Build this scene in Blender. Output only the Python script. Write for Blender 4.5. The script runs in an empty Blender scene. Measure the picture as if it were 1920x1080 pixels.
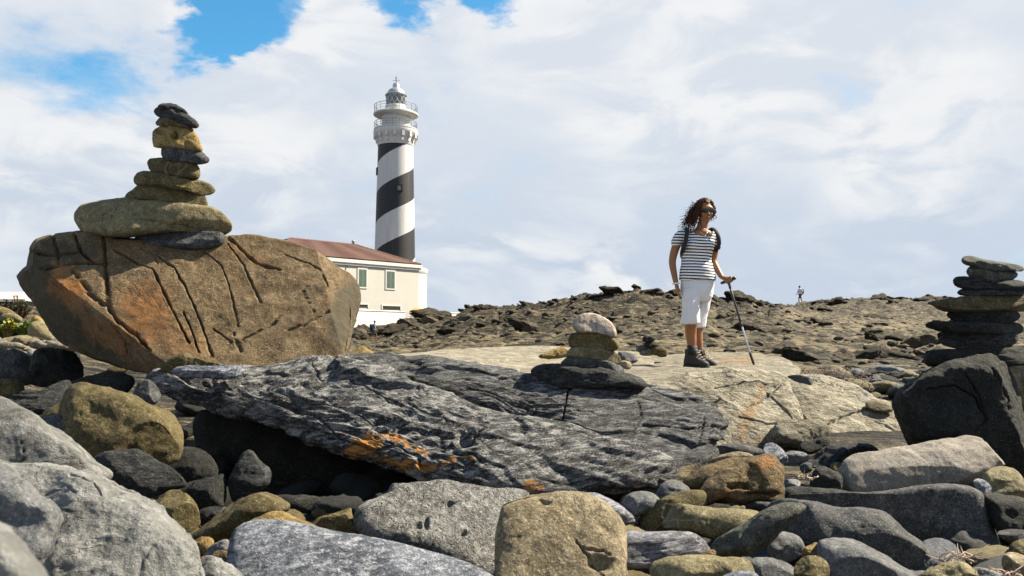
import bpy, bmesh, math, random
import numpy as np
from mathutils import Vector, Matrix
from mathutils.bvhtree import BVHTree

random.seed(7)
RNG = np.random.default_rng(11)
sc = bpy.context.scene
COL = sc.collection
R = math.radians

# ------------------------------------------------------------------ camera
CAM_Z = 1.0
F = 1507.0                       # focal length in pixels of the 1920 px wide photograph
PITCH = math.atan(80.0 / F)      # horizon at y = 620
cam = bpy.data.cameras.new('camera')
cam.sensor_width = 36.0
cam.lens = F / 1920.0 * 36.0
cam.clip_start = 0.05
cam.clip_end = 6000.0
cam.dof.use_dof = True
cam.dof.focus_distance = 6.0
cam.dof.aperture_fstop = 13.0
cam_o = bpy.data.objects.new('camera', cam)
COL.objects.link(cam_o)
cam_o.location = (0, 0, CAM_Z)
cam_o.rotation_euler = (math.pi / 2 + PITCH, 0, 0)
sc.camera = cam_o

# ------------------------------------------------------------------ light
SUN_AZ = 74.0      # degrees clockwise from straight ahead: from the right, a little behind the scene
SUN_EL = 45.0
sun_dir = Vector((math.sin(R(SUN_AZ)) * math.cos(R(SUN_EL)), math.cos(R(SUN_AZ)) * math.cos(R(SUN_EL)), math.sin(R(SUN_EL))))
sun = bpy.data.lights.new('sun', 'SUN')
sun.energy = 5.0
sun.angle = R(0.5)
sun.color = (1.0, 0.89, 0.70)
sun_o = bpy.data.objects.new('sun', sun)
COL.objects.link(sun_o)
sun_o.rotation_euler = sun_dir.to_track_quat('Z', 'Y').to_euler()
sun_o.location = sun_dir * 50

sc.view_settings.view_transform = 'Standard'
sc.view_settings.look = 'None'
sc.view_settings.exposure = 1.6
sc.view_settings.gamma = 1.0
sc.render.engine = 'CYCLES'
sc.cycles.max_bounces = 5
sc.cycles.diffuse_bounces = 1
sc.cycles.use_denoising = True

def P(px, py, d):
    """point seen at photograph pixel (px, py), d metres in front of the camera"""
    vx = (px - 960.0) / F
    vy = (540.0 - py) / F
    c, s = math.cos(PITCH), math.sin(PITCH)
    ry = c - vy * s
    rz = s + vy * c
    k = d / ry
    return np.array((vx * k, d, CAM_Z + rz * k))

def ray(px, py):
    p = P(px, py, 1.0) - np.array((0, 0, CAM_Z))
    return p / np.linalg.norm(p)

def to_px(V):
    x, y, z = V[:, 0], V[:, 1], V[:, 2] - CAM_Z
    c, s = math.cos(PITCH), math.sin(PITCH)
    fw = y * c + z * s
    up = -y * s + z * c
    return 960 + F * x / fw, 540 - F * up / fw

# ------------------------------------------------------------------ sky
world = bpy.data.worlds.new('World')
sc.world = world
world.use_nodes = True
nt = world.node_tree
nt.nodes.clear()
def N(t, kind, **kw):
    n = t.nodes.new(kind)
    for k, v in kw.items():
        setattr(n, k, v)
    return n
def L(t, a, b):
    t.links.new(a, b)
def math_node(t, op, a, b=None, c=None, clamp=False):
    n = N(t, 'ShaderNodeMath', operation=op, use_clamp=clamp)
    for i, v in enumerate((a, b, c)):
        if v is None:
            continue
        if isinstance(v, (int, float)):
            n.inputs[i].default_value = v
        else:
            L(t, v, n.inputs[i])
    return n.outputs[0]
def mixc(t, fac, a, b, blend='MIX'):
    n = N(t, 'ShaderNodeMix', data_type='RGBA', blend_type=blend)
    for s, v in ((n.inputs[0], fac), (n.inputs[6], a), (n.inputs[7], b)):
        if isinstance(v, (int, float)):
            s.default_value = v
        elif isinstance(v, tuple):
            s.default_value = v if len(v) == 4 else v + (1.0,)
        else:
            L(t, v, s)
    return n.outputs[2]
def maprange(t, v, a, b, c=0.0, d=1.0, smooth=True):
    n = N(t, 'ShaderNodeMapRange')
    n.interpolation_type = 'SMOOTHSTEP' if smooth else 'LINEAR'
    n.inputs[1].default_value = a; n.inputs[2].default_value = b
    n.inputs[3].default_value = c; n.inputs[4].default_value = d
    L(t, v, n.inputs[0])
    return n.outputs[0]
def noise_node(t, vec, scale, detail=6.0, rough=0.55, dist=0.0):
    n = N(t, 'ShaderNodeTexNoise')
    n.inputs['Scale'].default_value = scale
    n.inputs['Detail'].default_value = detail
    n.inputs['Roughness'].default_value = rough
    n.inputs['Distortion'].default_value = dist
    if vec is not None:
        L(t, vec, n.inputs['Vector'])
    return n.outputs[0]

tc = N(nt, 'ShaderNodeTexCoord')
sky = N(nt, 'ShaderNodeTexSky', sky_type='NISHITA')
sky.sun_disc = False
sky.sun_elevation = R(SUN_EL)
sky.sun_rotation = R(SUN_AZ)
sky.air_density = 1.0
sky.dust_density = 0.4
sky.ozone_density = 2.5
dirv = tc.outputs['Generated']
mp = N(nt, 'ShaderNodeMapping')
mp.inputs['Scale'].default_value = (1.0, 1.0, 2.2)
mp.inputs['Rotation'].default_value = (0.0, R(14), 0.0)
mp.inputs['Location'].default_value = (0.35, 0.0, 0.15)
L(nt, dirv, mp.inputs['Vector'])
n_big = noise_node(nt, mp.outputs[0], 2.6, 8.0, 0.52, 0.35)
n_mid = noise_node(nt, mp.outputs[0], 6.5, 8.0, 0.55, 0.5)
cover = math_node(nt, 'ADD', math_node(nt, 'MULTIPLY', n_big, 0.55), math_node(nt, 'MULTIPLY', n_mid, 0.5))
sepd = N(nt, 'ShaderNodeSeparateXYZ')
L(nt, dirv, sepd.inputs[0])
elev = sepd.outputs[2]
wn_ = N(nt, 'ShaderNodeTexNoise'); wn_.inputs['Scale'].default_value = 9.0; wn_.inputs['Detail'].default_value = 7.0; wn_.inputs['Roughness'].default_value = .6
L(nt, mp.outputs[0], wn_.inputs['Vector'])
wsub = N(nt, 'ShaderNodeVectorMath', operation='SUBTRACT'); L(nt, wn_.outputs['Color'], wsub.inputs[0]); wsub.inputs[1].default_value = (.5, .5, .5)
wscl = N(nt, 'ShaderNodeVectorMath', operation='SCALE'); L(nt, wsub.outputs[0], wscl.inputs[0]); wscl.inputs['Scale'].default_value = .16
wdir = N(nt, 'ShaderNodeVectorMath', operation='ADD'); L(nt, dirv, wdir.inputs[0]); L(nt, wscl.outputs[0], wdir.inputs[1])
# openings where the blue shows through the cloud deck
for (bx, by, r0, r1, amt) in ((380, 66, 0.008, 0.055, 0.40), (440, 30, 0.01, 0.06, 0.36), (530, -12, 0.015, 0.06, 0.36), (930, -40, 0.02, 0.065, 0.42), (1110, -22, 0.005, 0.045, 0.28),
                              (760, -52, 0.02, 0.07, 0.40), (215, 145, 0.01, 0.08, 0.20), (80, 125, 0.01, 0.07, 0.14), (1660, 215, 0.02, 0.10, 0.08)):
    rr = ray(bx, by)
    vm = N(nt, 'ShaderNodeVectorMath', operation='DISTANCE')
    L(nt, wdir.outputs[0], vm.inputs[0])
    vm.inputs[1].default_value = tuple(rr)
    hole = maprange(nt, vm.outputs['Value'], r0, r1, amt, 0.0)
    cover = math_node(nt, 'SUBTRACT', cover, hole)
cover = math_node(nt, 'SUBTRACT', cover, maprange(nt, elev, 0.36, 0.75, 0.0, 0.30))   # the deck breaks up overhead, as the blue along the top edge shows
cover = math_node(nt, 'ADD', cover, maprange(nt, elev, 0.02, 0.20, 0.14, 0.0))          # denser haze of cloud low down
fac = maprange(nt, cover, 0.19, 0.50)
body = maprange(nt, n_mid, 0.40, 0.58)
high = maprange(nt, elev, 0.03, 0.34)
ccol = mixc(nt, body, (3.1, 3.55, 4.2), (4.75, 4.85, 4.95))
ccol2 = mixc(nt, maprange(nt, n_big, 0.40, 0.60), (3.2, 3.65, 4.3), ccol)
ccol3 = mixc(nt, high, ccol2, mixc(nt, 0.42, ccol2, (4.9, 4.95, 5.05)))
blue = mixc(nt, 1.0, sky.outputs[0], (0.42, 0.95, 1.05), 'MULTIPLY')
final = mixc(nt, fac, blue, ccol3)
bg = N(nt, 'ShaderNodeBackground')
bg.inputs['Strength'].default_value = 0.0605
L(nt, final, bg.inputs['Color'])
wo = N(nt, 'ShaderNodeOutputWorld')
L(nt, bg.outputs[0], wo.inputs[0])

# ------------------------------------------------------------------ noise (numpy)
_G = np.array([(1,1,0),(-1,1,0),(1,-1,0),(-1,-1,0),(1,0,1),(-1,0,1),(1,0,-1),(-1,0,-1),(0,1,1),(0,-1,1),(0,1,-1),(0,-1,-1),(1,1,0),(-1,1,0),(0,-1,1),(0,-1,-1)], dtype=np.float32)
_tabs = {}
def _perm(seed):
    if seed not in _tabs:
        r = np.random.default_rng(seed + 1)
        pm = r.permutation(256).astype(np.int32)
        gr = _G[r.integers(0, 16, 256)]
        _tabs[seed] = (np.concatenate([pm, pm]), np.ascontiguousarray(gr[:, 0]), np.ascontiguousarray(gr[:, 1]), np.ascontiguousarray(gr[:, 2]))
    return _tabs[seed]
def perlin(p, seed=0):
    pm, g0, g1, g2 = _perm(int(seed))
    p = np.asarray(p, dtype=np.float32)
    x, y, z = np.ascontiguousarray(p[:, 0]), np.ascontiguousarray(p[:, 1]), np.ascontiguousarray(p[:, 2])
    fx, fy, fz = np.floor(x), np.floor(y), np.floor(z)
    ix, iy, iz = fx.astype(np.int32) & 255, fy.astype(np.int32) & 255, fz.astype(np.int32) & 255
    fx, fy, fz = x - fx, y - fy, z - fz
    ux, uy, uz = (f * f * f * (f * (f * 6 - 15) + 10) for f in (fx, fy, fz))
    def corner(hy, dx, dy, dz):
        h = pm.take(hy + ((iz + dz) & 255)) & 255
        return g0.take(h) * (fx - dx) + g1.take(h) * (fy - dy) + g2.take(h) * (fz - dz)
    res = []
    for dx in (0, 1):
        hx = pm.take((ix + dx) & 255)
        ry = []
        for dy in (0, 1):
            hy = pm.take(hx + ((iy + dy) & 255))
            a = corner(hy, dx, dy, 0)
            ry.append(a + uz * (corner(hy, dx, dy, 1) - a))
        res.append(ry[0] + uy * (ry[1] - ry[0]))
    return res[0] + ux * (res[1] - res[0])
def fbm(p, octv=4, gain=0.5, seed=0):
    p = np.asarray(p, dtype=np.float32)
    a, s, o = 1.0, 0.0, 0
    out = 0
    for k in range(octv):
        out = out + a * perlin(p * (2.0 ** k) + 17.3 * k, seed + k)
        a *= gain
    return out
def ridged(p, octv=4, gain=0.5, seed=0):
    a = 1.0
    out = 0
    for k in range(octv):
        out = out + a * (1 - 2 * np.abs(perlin(p * (2.0 ** k) + 9.1 * k, seed + k)))
        a *= gain
    return out
def sstep(x, a, b):
    t = np.clip((x - a) / (b - a), 0, 1)
    return t * t * (3 - 2 * t)

# ------------------------------------------------------------------ mesh helpers
def make_mesh(name, V, faces, smooth=True):
    """V (n,3); faces (m,3) or (m,4) array, or a list of index lists"""
    me = bpy.data.meshes.new(name)
    V = np.asarray(V, dtype=np.float32)
    if isinstance(faces, np.ndarray):
        k = faces.shape[1]
        me.vertices.add(len(V)); me.vertices.foreach_set('co', V.ravel())
        me.loops.add(faces.size); me.loops.foreach_set('vertex_index', faces.astype(np.int32).ravel())
        me.polygons.add(len(faces)); me.polygons.foreach_set('loop_start', np.arange(0, faces.size, k, dtype=np.int32))
        me.update(calc_edges=True)
    else:
        me.from_pydata([tuple(v) for v in V], [], faces)
        me.update()
    if smooth:
        me.polygons.foreach_set('use_smooth', np.ones(len(me.polygons), dtype=bool))
    return me
def link(name, me, mat=None, parent=None, loc=None):
    o = bpy.data.objects.new(name, me)
    COL.objects.link(o)
    if me is not None and mat is not None and len(me.materials) == 0:
        me.materials.append(mat)
    if parent is not None:
        o.parent = parent
    if loc is not None:
        o.location = tuple(loc)
    return o
def tag(o, label=None, cat=None, group=None, kind=None):
    if label: o['label'] = label
    if cat: o['category'] = cat
    if group: o['group'] = group
    if kind: o['kind'] = kind
    return o
def empty(name, loc, label=None, cat=None, group=None):
    o = bpy.data.objects.new(name, None)
    COL.objects.link(o)
    o.location = tuple(loc)
    o.empty_display_size = 0.1
    return tag(o, label, cat, group)

_ico = {}
def ico(n):
    """unit icosphere; each level halves the edge, n + .5 lies between two levels"""
    if n not in _ico:
        f = int(round(2 ** (n - 1)))
        bm = bmesh.new()
        bmesh.ops.create_icosphere(bm, subdivisions=1, radius=1.0)
        V0 = np.array([v.co[:] for v in bm.verts]); T0 = [[v.index for v in q.verts] for q in bm.faces]
        bm.free()
        ij = [(i, j) for i in range(f + 1) for j in range(f + 1 - i)]
        idx = {q: k for k, q in enumerate(ij)}
        tri = []
        for i in range(f):
            for j in range(f - i):
                tri.append((idx[(i, j)], idx[(i + 1, j)], idx[(i, j + 1)]))
                if i + j < f - 1:
                    tri.append((idx[(i + 1, j)], idx[(i + 1, j + 1)], idx[(i, j + 1)]))
        tri = np.array(tri); w = np.array(ij, float) / f
        PV, PT = [], []
        for k, (a_, b_, c_) in enumerate(T0):
            p = V0[a_] * (1 - w.sum(1))[:, None] + V0[b_] * w[:, :1] + V0[c_] * w[:, 1:]
            PV.append(p / np.linalg.norm(p, axis=1, keepdims=True)); PT.append(tri + k * len(ij))
        PV = np.concatenate(PV); PT = np.concatenate(PT)
        key = np.round(PV * 1e5).astype(np.int64)
        key = (key[:, 0] + 200000) * 10 ** 12 + (key[:, 1] + 200000) * 10 ** 6 + key[:, 2] + 200000
        _, first, inv = np.unique(key, return_index=True, return_inverse=True)
        _ico[n] = (PV[first].astype(np.float32), inv.ravel()[PT].astype(np.int32))
    V, T = _ico[n]
    return V.copy(), T
def vnormals(V, T):
    a, b, c = V[T[:, 0]], V[T[:, 1]], V[T[:, 2]]
    fn = np.cross(b - a, c - a)
    out = np.zeros_like(V)
    for k in range(3):
        for j in range(3):
            out[:, j] += np.bincount(T[:, k], weights=fn[:, j], minlength=len(V))
    return out / (np.linalg.norm(out, axis=1, keepdims=True) + 1e-12)

class MB:
    """collects closed pieces into one mesh"""
    def __init__(self):
        self.V = []; self.Fc = []; self.n = 0
    def add(self, V, Fc):
        V = np.asarray(V, dtype=float)
        self.V.append(V)
        self.Fc += [[i + self.n for i in f] for f in Fc]
        self.n += len(V)
        return self
    def box(self, c, half, M=None):
        c = np.array(c, float); h = np.array(half, float)
        s = np.array([(x, y, z) for z in (-1, 1) for y in (-1, 1) for x in (-1, 1)], float) * h
        if M is not None:
            s = s @ np.array(M).T
        return self.add(s + c, [[0, 2, 3, 1], [4, 5, 7, 6], [0, 1, 5, 4], [2, 6, 7, 3], [0, 4, 6, 2], [1, 3, 7, 5]])
    def tube(self, pts, rad, seg=10, squash=None):
        """closed tapered tube through pts; squash = (axis, factor) flattens the section along an axis"""
        pts = [np.array(p, float) for p in pts]
        if not hasattr(rad, '__len__'):
            rad = [rad] * len(pts)
        n = len(pts)
        tang = []
        for i in range(n):
            t = pts[min(i + 1, n - 1)] - pts[max(i - 1, 0)]
            tang.append(t / (np.linalg.norm(t) + 1e-9))
        ref = np.array((0, 0, 1.0)) if abs(tang[0][2]) < 0.9 else np.array((1.0, 0, 0))
        a = np.cross(ref, tang[0]); a /= np.linalg.norm(a)
        rings, info = [], []
        for i in range(n):
            a = a - tang[i] * (a @ tang[i]); a /= (np.linalg.norm(a) + 1e-9)
            b = np.cross(tang[i], a)
            info.append((pts[i], rad[i], a.copy(), b, tang[i]))
        seq = [(info[0][0] - tang[0] * rad[0] * 0.75, rad[0] * 0.6, info[0][2], info[0][3])]
        seq += [(q[0], q[1], q[2], q[3]) for q in info]
        seq += [(info[-1][0] + tang[-1] * rad[-1] * 0.75, rad[-1] * 0.6, info[-1][2], info[-1][3])]
        V = []
        for (c, r, aa, bb) in seq:
            for k in range(seg):
                th = 2 * math.pi * k / seg
                off = (aa * math.cos(th) + bb * math.sin(th)) * r
                if squash is not None:
                    ax = np.array(squash[0], float); ax /= np.linalg.norm(ax)
                    off = off - ax * (off @ ax) * (1 - squash[1])
                V.append(c + off)
        m = len(seq)
        Fc = []
        for i in range(m - 1):
            for k in range(seg):
                k2 = (k + 1) % seg
                Fc.append([i * seg + k, i * seg + k2, (i + 1) * seg + k2, (i + 1) * seg + k])
        Fc.append(list(range(seg))[::-1])
        Fc.append([(m - 1) * seg + k for k in range(seg)])
        return self.add(V, Fc)
    def ell(self, c, r, M=None, n=3):
        V, T = ico(n)
        V = V * np.array(r, float)
        if M is not None:
            V = V @ np.array(M).T
        return self.add(V + np.array(c, float), T.tolist())
    def lathe(self, prof, c=(0, 0, 0), seg=48, close=True):
        """prof: list of (radius, z)"""
        V, Fc = [], []
        for (r, z) in prof:
            for k in range(seg):
                th = 2 * math.pi * k / seg
                V.append((c[0] + r * math.cos(th), c[1] + r * math.sin(th), c[2] + z))
        m = len(prof)
        for i in range(m - 1):
            for k in range(seg):
                k2 = (k + 1) % seg
                Fc.append([i * seg + k, i * seg + k2, (i + 1) * seg + k2, (i + 1) * seg + k])
        if close:
            Fc.append(list(range(seg))[::-1])
            Fc.append([(m - 1) * seg + k for k in range(seg)])
        return self.add(V, Fc)
    def loft(self, rings, seg=24):
        """rings: list of (centre, half width x, half depth y[, power])"""
        V, Fc = [], []
        for rg in rings:
            c, a, b = np.array(rg[0], float), rg[1], rg[2]
            for k in range(seg):
                th = 2 * math.pi * k / seg
                V.append(c + np.array((a * math.cos(th), b * math.sin(th), 0)))
        m = len(rings)
        for i in range(m - 1):
            for k in range(seg):
                k2 = (k + 1) % seg
                Fc.append([i * seg + k, i * seg + k2, (i + 1) * seg + k2, (i + 1) * seg + k])
        Fc.append(list(range(seg))[::-1])
        Fc.append([(m - 1) * seg + k for k in range(seg)])
        return self.add(V, Fc)
    def mesh(self, name, origin=(0, 0, 0), smooth=True):
        V = np.concatenate(self.V) - np.array(origin, float)
        me = make_mesh(name, V, self.Fc, smooth)
        bm = bmesh.new(); bm.from_mesh(me)
        bmesh.ops.recalc_face_normals(bm, faces=bm.faces)
        bm.to_mesh(me); bm.free()
        return me
    def build(self, name, mat, parent=None, origin=None, smooth=True):
        """under a parent Empty: coordinates are world ones, taken relative to the parent's place"""
        if origin is None:
            origin = tuple(parent.location) if parent is not None else (0, 0, 0)
        o = link(name, self.mesh(name, origin, smooth), mat, parent)
        if parent is None:
            o.location = tuple(origin)
        return o

def remesh(mb, name, voxel, smooth_it=4, origin=(0, 0, 0)):
    me = mb.mesh(name + '_raw', origin)
    o = bpy.data.objects.new('tmp', me)
    COL.objects.link(o)
    m = o.modifiers.new('r', 'REMESH'); m.mode = 'VOXEL'; m.voxel_size = voxel
    s = o.modifiers.new('s', 'SMOOTH'); s.factor = 0.5; s.iterations = smooth_it
    dg = bpy.context.evaluated_depsgraph_get()
    out = bpy.data.meshes.new_from_object(o.evaluated_get(dg))
    out.name = name
    bpy.data.objects.remove(o)
    bpy.data.meshes.remove(me)
    out.polygons.foreach_set('use_smooth', np.ones(len(out.polygons), dtype=bool))
    return out

# ------------------------------------------------------------------ materials
def new_mat(name):
    m = bpy.data.materials.new(name)
    m.use_nodes = True
    t = m.node_tree
    return m, t, t.nodes['Principled BSDF']
def flat_mat(name, col, rough=0.6, noise=0.12, scale=8.0, bump=0.0, metal=0.0, spec=0.4):
    m, t, b = new_mat(name)
    tcn = N(t, 'ShaderNodeTexCoord')
    n = noise_node(t, tcn.outputs['Object'], scale, 6, 0.6)
    c = mixc(t, n, tuple(x * (1 - noise * 1.5) for x in col), tuple(min(1, x * (1 + noise)) for x in col))
    L(t, c, b.inputs['Base Color'])
    b.inputs['Roughness'].default_value = rough
    b.inputs['Metallic'].default_value = metal
    b.inputs['Specular IOR Level'].default_value = spec
    if bump:
        bn = N(t, 'ShaderNodeBump'); bn.inputs['Strength'].default_value = bump; bn.inputs['Distance'].default_value = 0.01
        L(t, noise_node(t, tcn.outputs['Object'], scale * 6, 8, 0.65), bn.inputs['Height'])
        L(t, bn.outputs[0], b.inputs['Normal'])
    return m
K_ALB = 0.66
def rock_mat(name, dark, mid, light, scale=5.0, crackle=0.35, cscale=1.0, cwidth=.014, streak=None, srot=(0, 0, 0), speck=0.25, bump=0.5, bdist=0.006, rough=0.85, mask_col=None, pits=0.0, vein=0.0, crisp=False, quartz=0.5, grain=60.0, contrast=1.0, crust=None):
    """stone: large tone patches, fine mottling, pale and dark grains, relief; mask_col tints the vertex mask (stains, lichen)"""
    dark, mid, light = (tuple(x * K_ALB for x in c_) for c_ in (dark, mid, light))
    if mask_col is not None: mask_col = tuple(x * K_ALB for x in mask_col)
    m, t, b = new_mat(name)
    tcn = N(t, 'ShaderNodeTexCoord')
    oi = N(t, 'ShaderNodeObjectInfo')
    vm = N(t, 'ShaderNodeVectorMath', operation='ADD')
    L(t, tcn.outputs['Object'], vm.inputs[0])
    sh = N(t, 'ShaderNodeVectorMath', operation='SCALE'); sh.inputs[0].default_value = (7.3, 3.1, 5.7)
    L(t, oi.outputs['Random'], sh.inputs['Scale'])
    L(t, sh.outputs[0], vm.inputs[1])
    vec = vm.outputs[0]
    if streak is not None:
        mpn = N(t, 'ShaderNodeMapping')
        mpn.inputs['Rotation'].default_value = tuple(R(a) for a in srot)
        mpn2 = N(t, 'ShaderNodeMapping')
        mpn2.inputs['Scale'].default_value = streak
        L(t, vec, mpn.inputs['Vector']); L(t, mpn.outputs[0], mpn2.inputs['Vector'])
        svec = mpn2.outputs[0]
    else:
        svec = vec
    n1 = noise_node(t, vec, scale, 5, 0.6, 0.6)
    n2 = noise_node(t, svec, scale * 4.5, 8, 0.68, 0.3)
    n3 = noise_node(t, vec, grain * 2.0, 4, 0.75)
    n4 = noise_node(t, svec, scale * .9 * cscale, 7, 0.62, 0.4)
    w = 0.13 / contrast
    c = mixc(t, maprange(t, n1, 0.5 - w * 1.3, 0.5 + w * 1.3), dark, mid)
    c = mixc(t, maprange(t, n2, 0.5 - w * 0.3, 0.5 + w * 1.6, 0.0, 0.85), c, light)
    c = mixc(t, maprange(t, n2, 0.5 - w * 1.4, 0.5 - w * 0.4, 0.75, 0.0), c, tuple(x * 0.45 for x in dark))
    c = mixc(t, maprange(t, n3, 0.34, 0.47, min(1, speck * 2.2), 0.0), c, tuple(x * 0.4 for x in dark))
    c = mixc(t, maprange(t, n3, 0.56, 0.66, 0.0, min(1, speck * 1.7)), c, tuple(min(0.75, x * 1.5 + 0.08) for x in light))
    if vein:
        vn = N(t, 'ShaderNodeTexVoronoi', feature='DISTANCE_TO_EDGE'); vn.inputs['Scale'].default_value = scale * 1.1
        wv = N(t, 'ShaderNodeVectorMath', operation='ADD')
        wn = N(t, 'ShaderNodeTexNoise'); wn.inputs['Scale'].default_value = scale * 1.5; wn.inputs['Detail'].default_value = 4
        L(t, svec, wn.inputs['Vector'])
        ws = N(t, 'ShaderNodeVectorMath', operation='SCALE'); ws.inputs['Scale'].default_value = 0.35
        L(t, wn.outputs['Color'], ws.inputs[0]); L(t, svec, wv.inputs[0]); L(t, ws.outputs[0], wv.inputs[1])
        L(t, wv.outputs[0], vn.inputs['Vector'])
        vfac = maprange(t, vn.outputs['Distance'], 0.0, 0.03, vein, 0.0)
        c = mixc(t, vfac, c, tuple(x * 0.25 for x in dark))
    ck = math_node(t, 'ABSOLUTE', math_node(t, 'SUBTRACT', n4, .5))
    ckf = math_node(t, 'MULTIPLY', maprange(t, ck, 0.0, cwidth, crackle, 0.0), maprange(t, n1, .40, .56))
    n5 = noise_node(t, vec, scale * .30, 1.5, 0.4, 0.0)
    qf = maprange(t, math_node(t, 'ABSOLUTE', math_node(t, 'SUBTRACT', n5, .5)), 0.0, 0.005, quartz * .7, 0.0)
    qf = math_node(t, 'MULTIPLY', qf, maprange(t, math_node(t, 'FRACT', math_node(t, 'MULTIPLY', oi.outputs['Random'], 7.31)), .70, .74))
    c = mixc(t, qf, c, tuple(min(.55, x * 1.3 + .1) for x in light))
    if mask_col is not None:
        at = N(t, 'ShaderNodeAttribute'); at.attribute_name = 'mask'
        mk = math_node(t, 'MULTIPLY', at.outputs['Fac'], maprange(t, n2, 0.36, 0.58, 0.25, 1.0), clamp=True)
        if crisp:
            nl_ = noise_node(t, vec, 34, 9, .85, .6)
            mk = maprange(t, math_node(t, 'ADD', at.outputs['Fac'], math_node(t, 'MULTIPLY', math_node(t, 'SUBTRACT', nl_, .5), 2.6)), .42, .56)
            mk = math_node(t, 'MULTIPLY', mk, maprange(t, at.outputs['Fac'], .02, .2))
            mk = math_node(t, 'MULTIPLY', mk, maprange(t, n2, .40, .52, .15, .95))
        c = mixc(t, mk, c, mixc(t, n3, tuple(x * 0.75 for x in mask_col), tuple(min(1, x * 1.25) for x in mask_col)))
    if mask_col is not None and cwidth > .02:
        c = mixc(t, maprange(t, n2, 0.40, 0.49, 0.9, 0.0), c, tuple(x * 0.5 for x in dark))  # ledge shade of the ground put into the colour as dark streaks
        c = mixc(t, maprange(t, n2, 0.56, 0.68, 0.0, 0.8), c, tuple(min(.6, x * 1.25) for x in mask_col))
    c = mixc(t, ckf, c, tuple(x * 0.2 for x in dark))  # dark cracks; on the ground also ledge shade put into the colour
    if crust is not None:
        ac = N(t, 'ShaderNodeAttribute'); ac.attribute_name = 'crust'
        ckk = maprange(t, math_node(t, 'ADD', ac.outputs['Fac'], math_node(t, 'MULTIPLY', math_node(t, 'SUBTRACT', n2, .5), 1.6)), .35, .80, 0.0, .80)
        c = mixc(t, ckk, c, mixc(t, n3, tuple(x * 0.5 for x in crust), tuple(x * 1.7 for x in crust)))  # crust colour, also used for the boulder's painted shade
    hs = N(t, 'ShaderNodeHueSaturation')
    L(t, c, hs.inputs['Color'])
    L(t, maprange(t, oi.outputs['Random'], 0, 1, 0.86, 1.14, False), hs.inputs['Value'])
    L(t, hs.outputs[0], b.inputs['Base Color'])
    b.inputs['Roughness'].default_value = rough
    b.inputs['Specular IOR Level'].default_value = 0.3
    h = math_node(t, 'ADD', math_node(t, 'MULTIPLY', n2, 1.0), math_node(t, 'MULTIPLY', n3, 0.5))
    h = math_node(t, 'SUBTRACT', h, math_node(t, 'MULTIPLY', ckf, 0.5))
    if pits:
        vo = N(t, 'ShaderNodeTexVoronoi'); vo.inputs['Scale'].default_value = scale * 7
        L(t, vec, vo.inputs['Vector'])
        pit = maprange(t, vo.outputs['Distance'], 0.05, 0.3, -pits, 0.0)
        gate = maprange(t, noise_node(t, vec, scale * 3, 3, 0.5), 0.5, 0.62)
        h = math_node(t, 'ADD', h, math_node(t, 'MULTIPLY', pit, gate))
    if vein:
        h = math_node(t, 'SUBTRACT', h, math_node(t, 'MULTIPLY', vfac, 0.8))
    bn = N(t, 'ShaderNodeBump')
    bn.inputs['Strength'].default_value = bump
    bn.inputs['Distance'].default_value = bdist * 3
    L(t, h, bn.inputs['Height'])
    L(t, bn.outputs[0], b.inputs['Normal'])
    return m

M = {}
M['greygreen'] = rock_mat('grey_green_stone', (.045, .047, .036), (.08, .082, .066), (.15, .148, .12), 6, speck=.35, bump=.6, grain=85)
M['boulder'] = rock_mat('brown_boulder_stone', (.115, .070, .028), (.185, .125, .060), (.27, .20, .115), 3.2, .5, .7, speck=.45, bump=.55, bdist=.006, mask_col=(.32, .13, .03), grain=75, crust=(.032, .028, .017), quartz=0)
M['olive'] = rock_mat('olive_stone', (.07, .052, .016), (.13, .10, .036), (.21, .17, .075), 6, speck=.35, bump=.55, grain=70)
M['olive_pale'] = rock_mat('pale_olive_stone', (.13, .108, .05), (.24, .20, .105), (.34, .29, .17), 7, speck=.35, bump=.6, grain=70)
M['yellow'] = rock_mat('ochre_stone', (.19, .125, .035), (.32, .215, .07), (.42, .31, .13), 9, speck=.3, bump=.7, pits=.6, grain=60)
M['tan'] = rock_mat('tan_stone', (.16, .125, .07), (.27, .215, .13), (.37, .31, .205), 6, .6, speck=.35, bump=.6, grain=70, contrast=1.2)
M['grey'] = rock_mat('grey_stone', (.095, .098, .102), (.16, .163, .168), (.26, .26, .258), 7, speck=.3, bump=.5, grain=70)
M['blue'] = rock_mat('blue_grey_stone', (.10, .112, .14), (.23, .25, .30), (.46, .48, .53), 6, streak=(1, 1, 2.5), srot=(20, 15, 10), speck=.3, bump=.9, bdist=.008, grain=55, contrast=1.4)
M['lilac'] = rock_mat('banded_white_stone', (.10, .10, .115), (.27, .27, .31), (.50, .50, .54), 7, streak=(.6, 1.5, 4.5), srot=(0, 8, 0), speck=.2, bump=.7, bdist=.007, contrast=1.4)
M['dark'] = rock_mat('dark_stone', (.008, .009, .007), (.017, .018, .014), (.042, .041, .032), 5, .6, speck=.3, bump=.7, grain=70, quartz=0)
M['slate'] = rock_mat('slate_stone', (.015, .016, .017), (.032, .034, .034), (.09, .09, .086), 5, .6, streak=(1, 1, 4), speck=.25, bump=.8, bdist=.008, contrast=1.3)
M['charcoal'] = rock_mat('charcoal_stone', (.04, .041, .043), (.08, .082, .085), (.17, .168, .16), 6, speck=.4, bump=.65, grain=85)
M['white'] = rock_mat('white_limestone', (.135, .135, .128), (.24, .24, .228), (.35, .35, .338), 2.4, .5, .7, streak=(1, 1.8, 2.2), srot=(25, 30, 20), speck=.08, bump=.65, bdist=.010, grain=45, contrast=1.1, quartz=.8)
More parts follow.
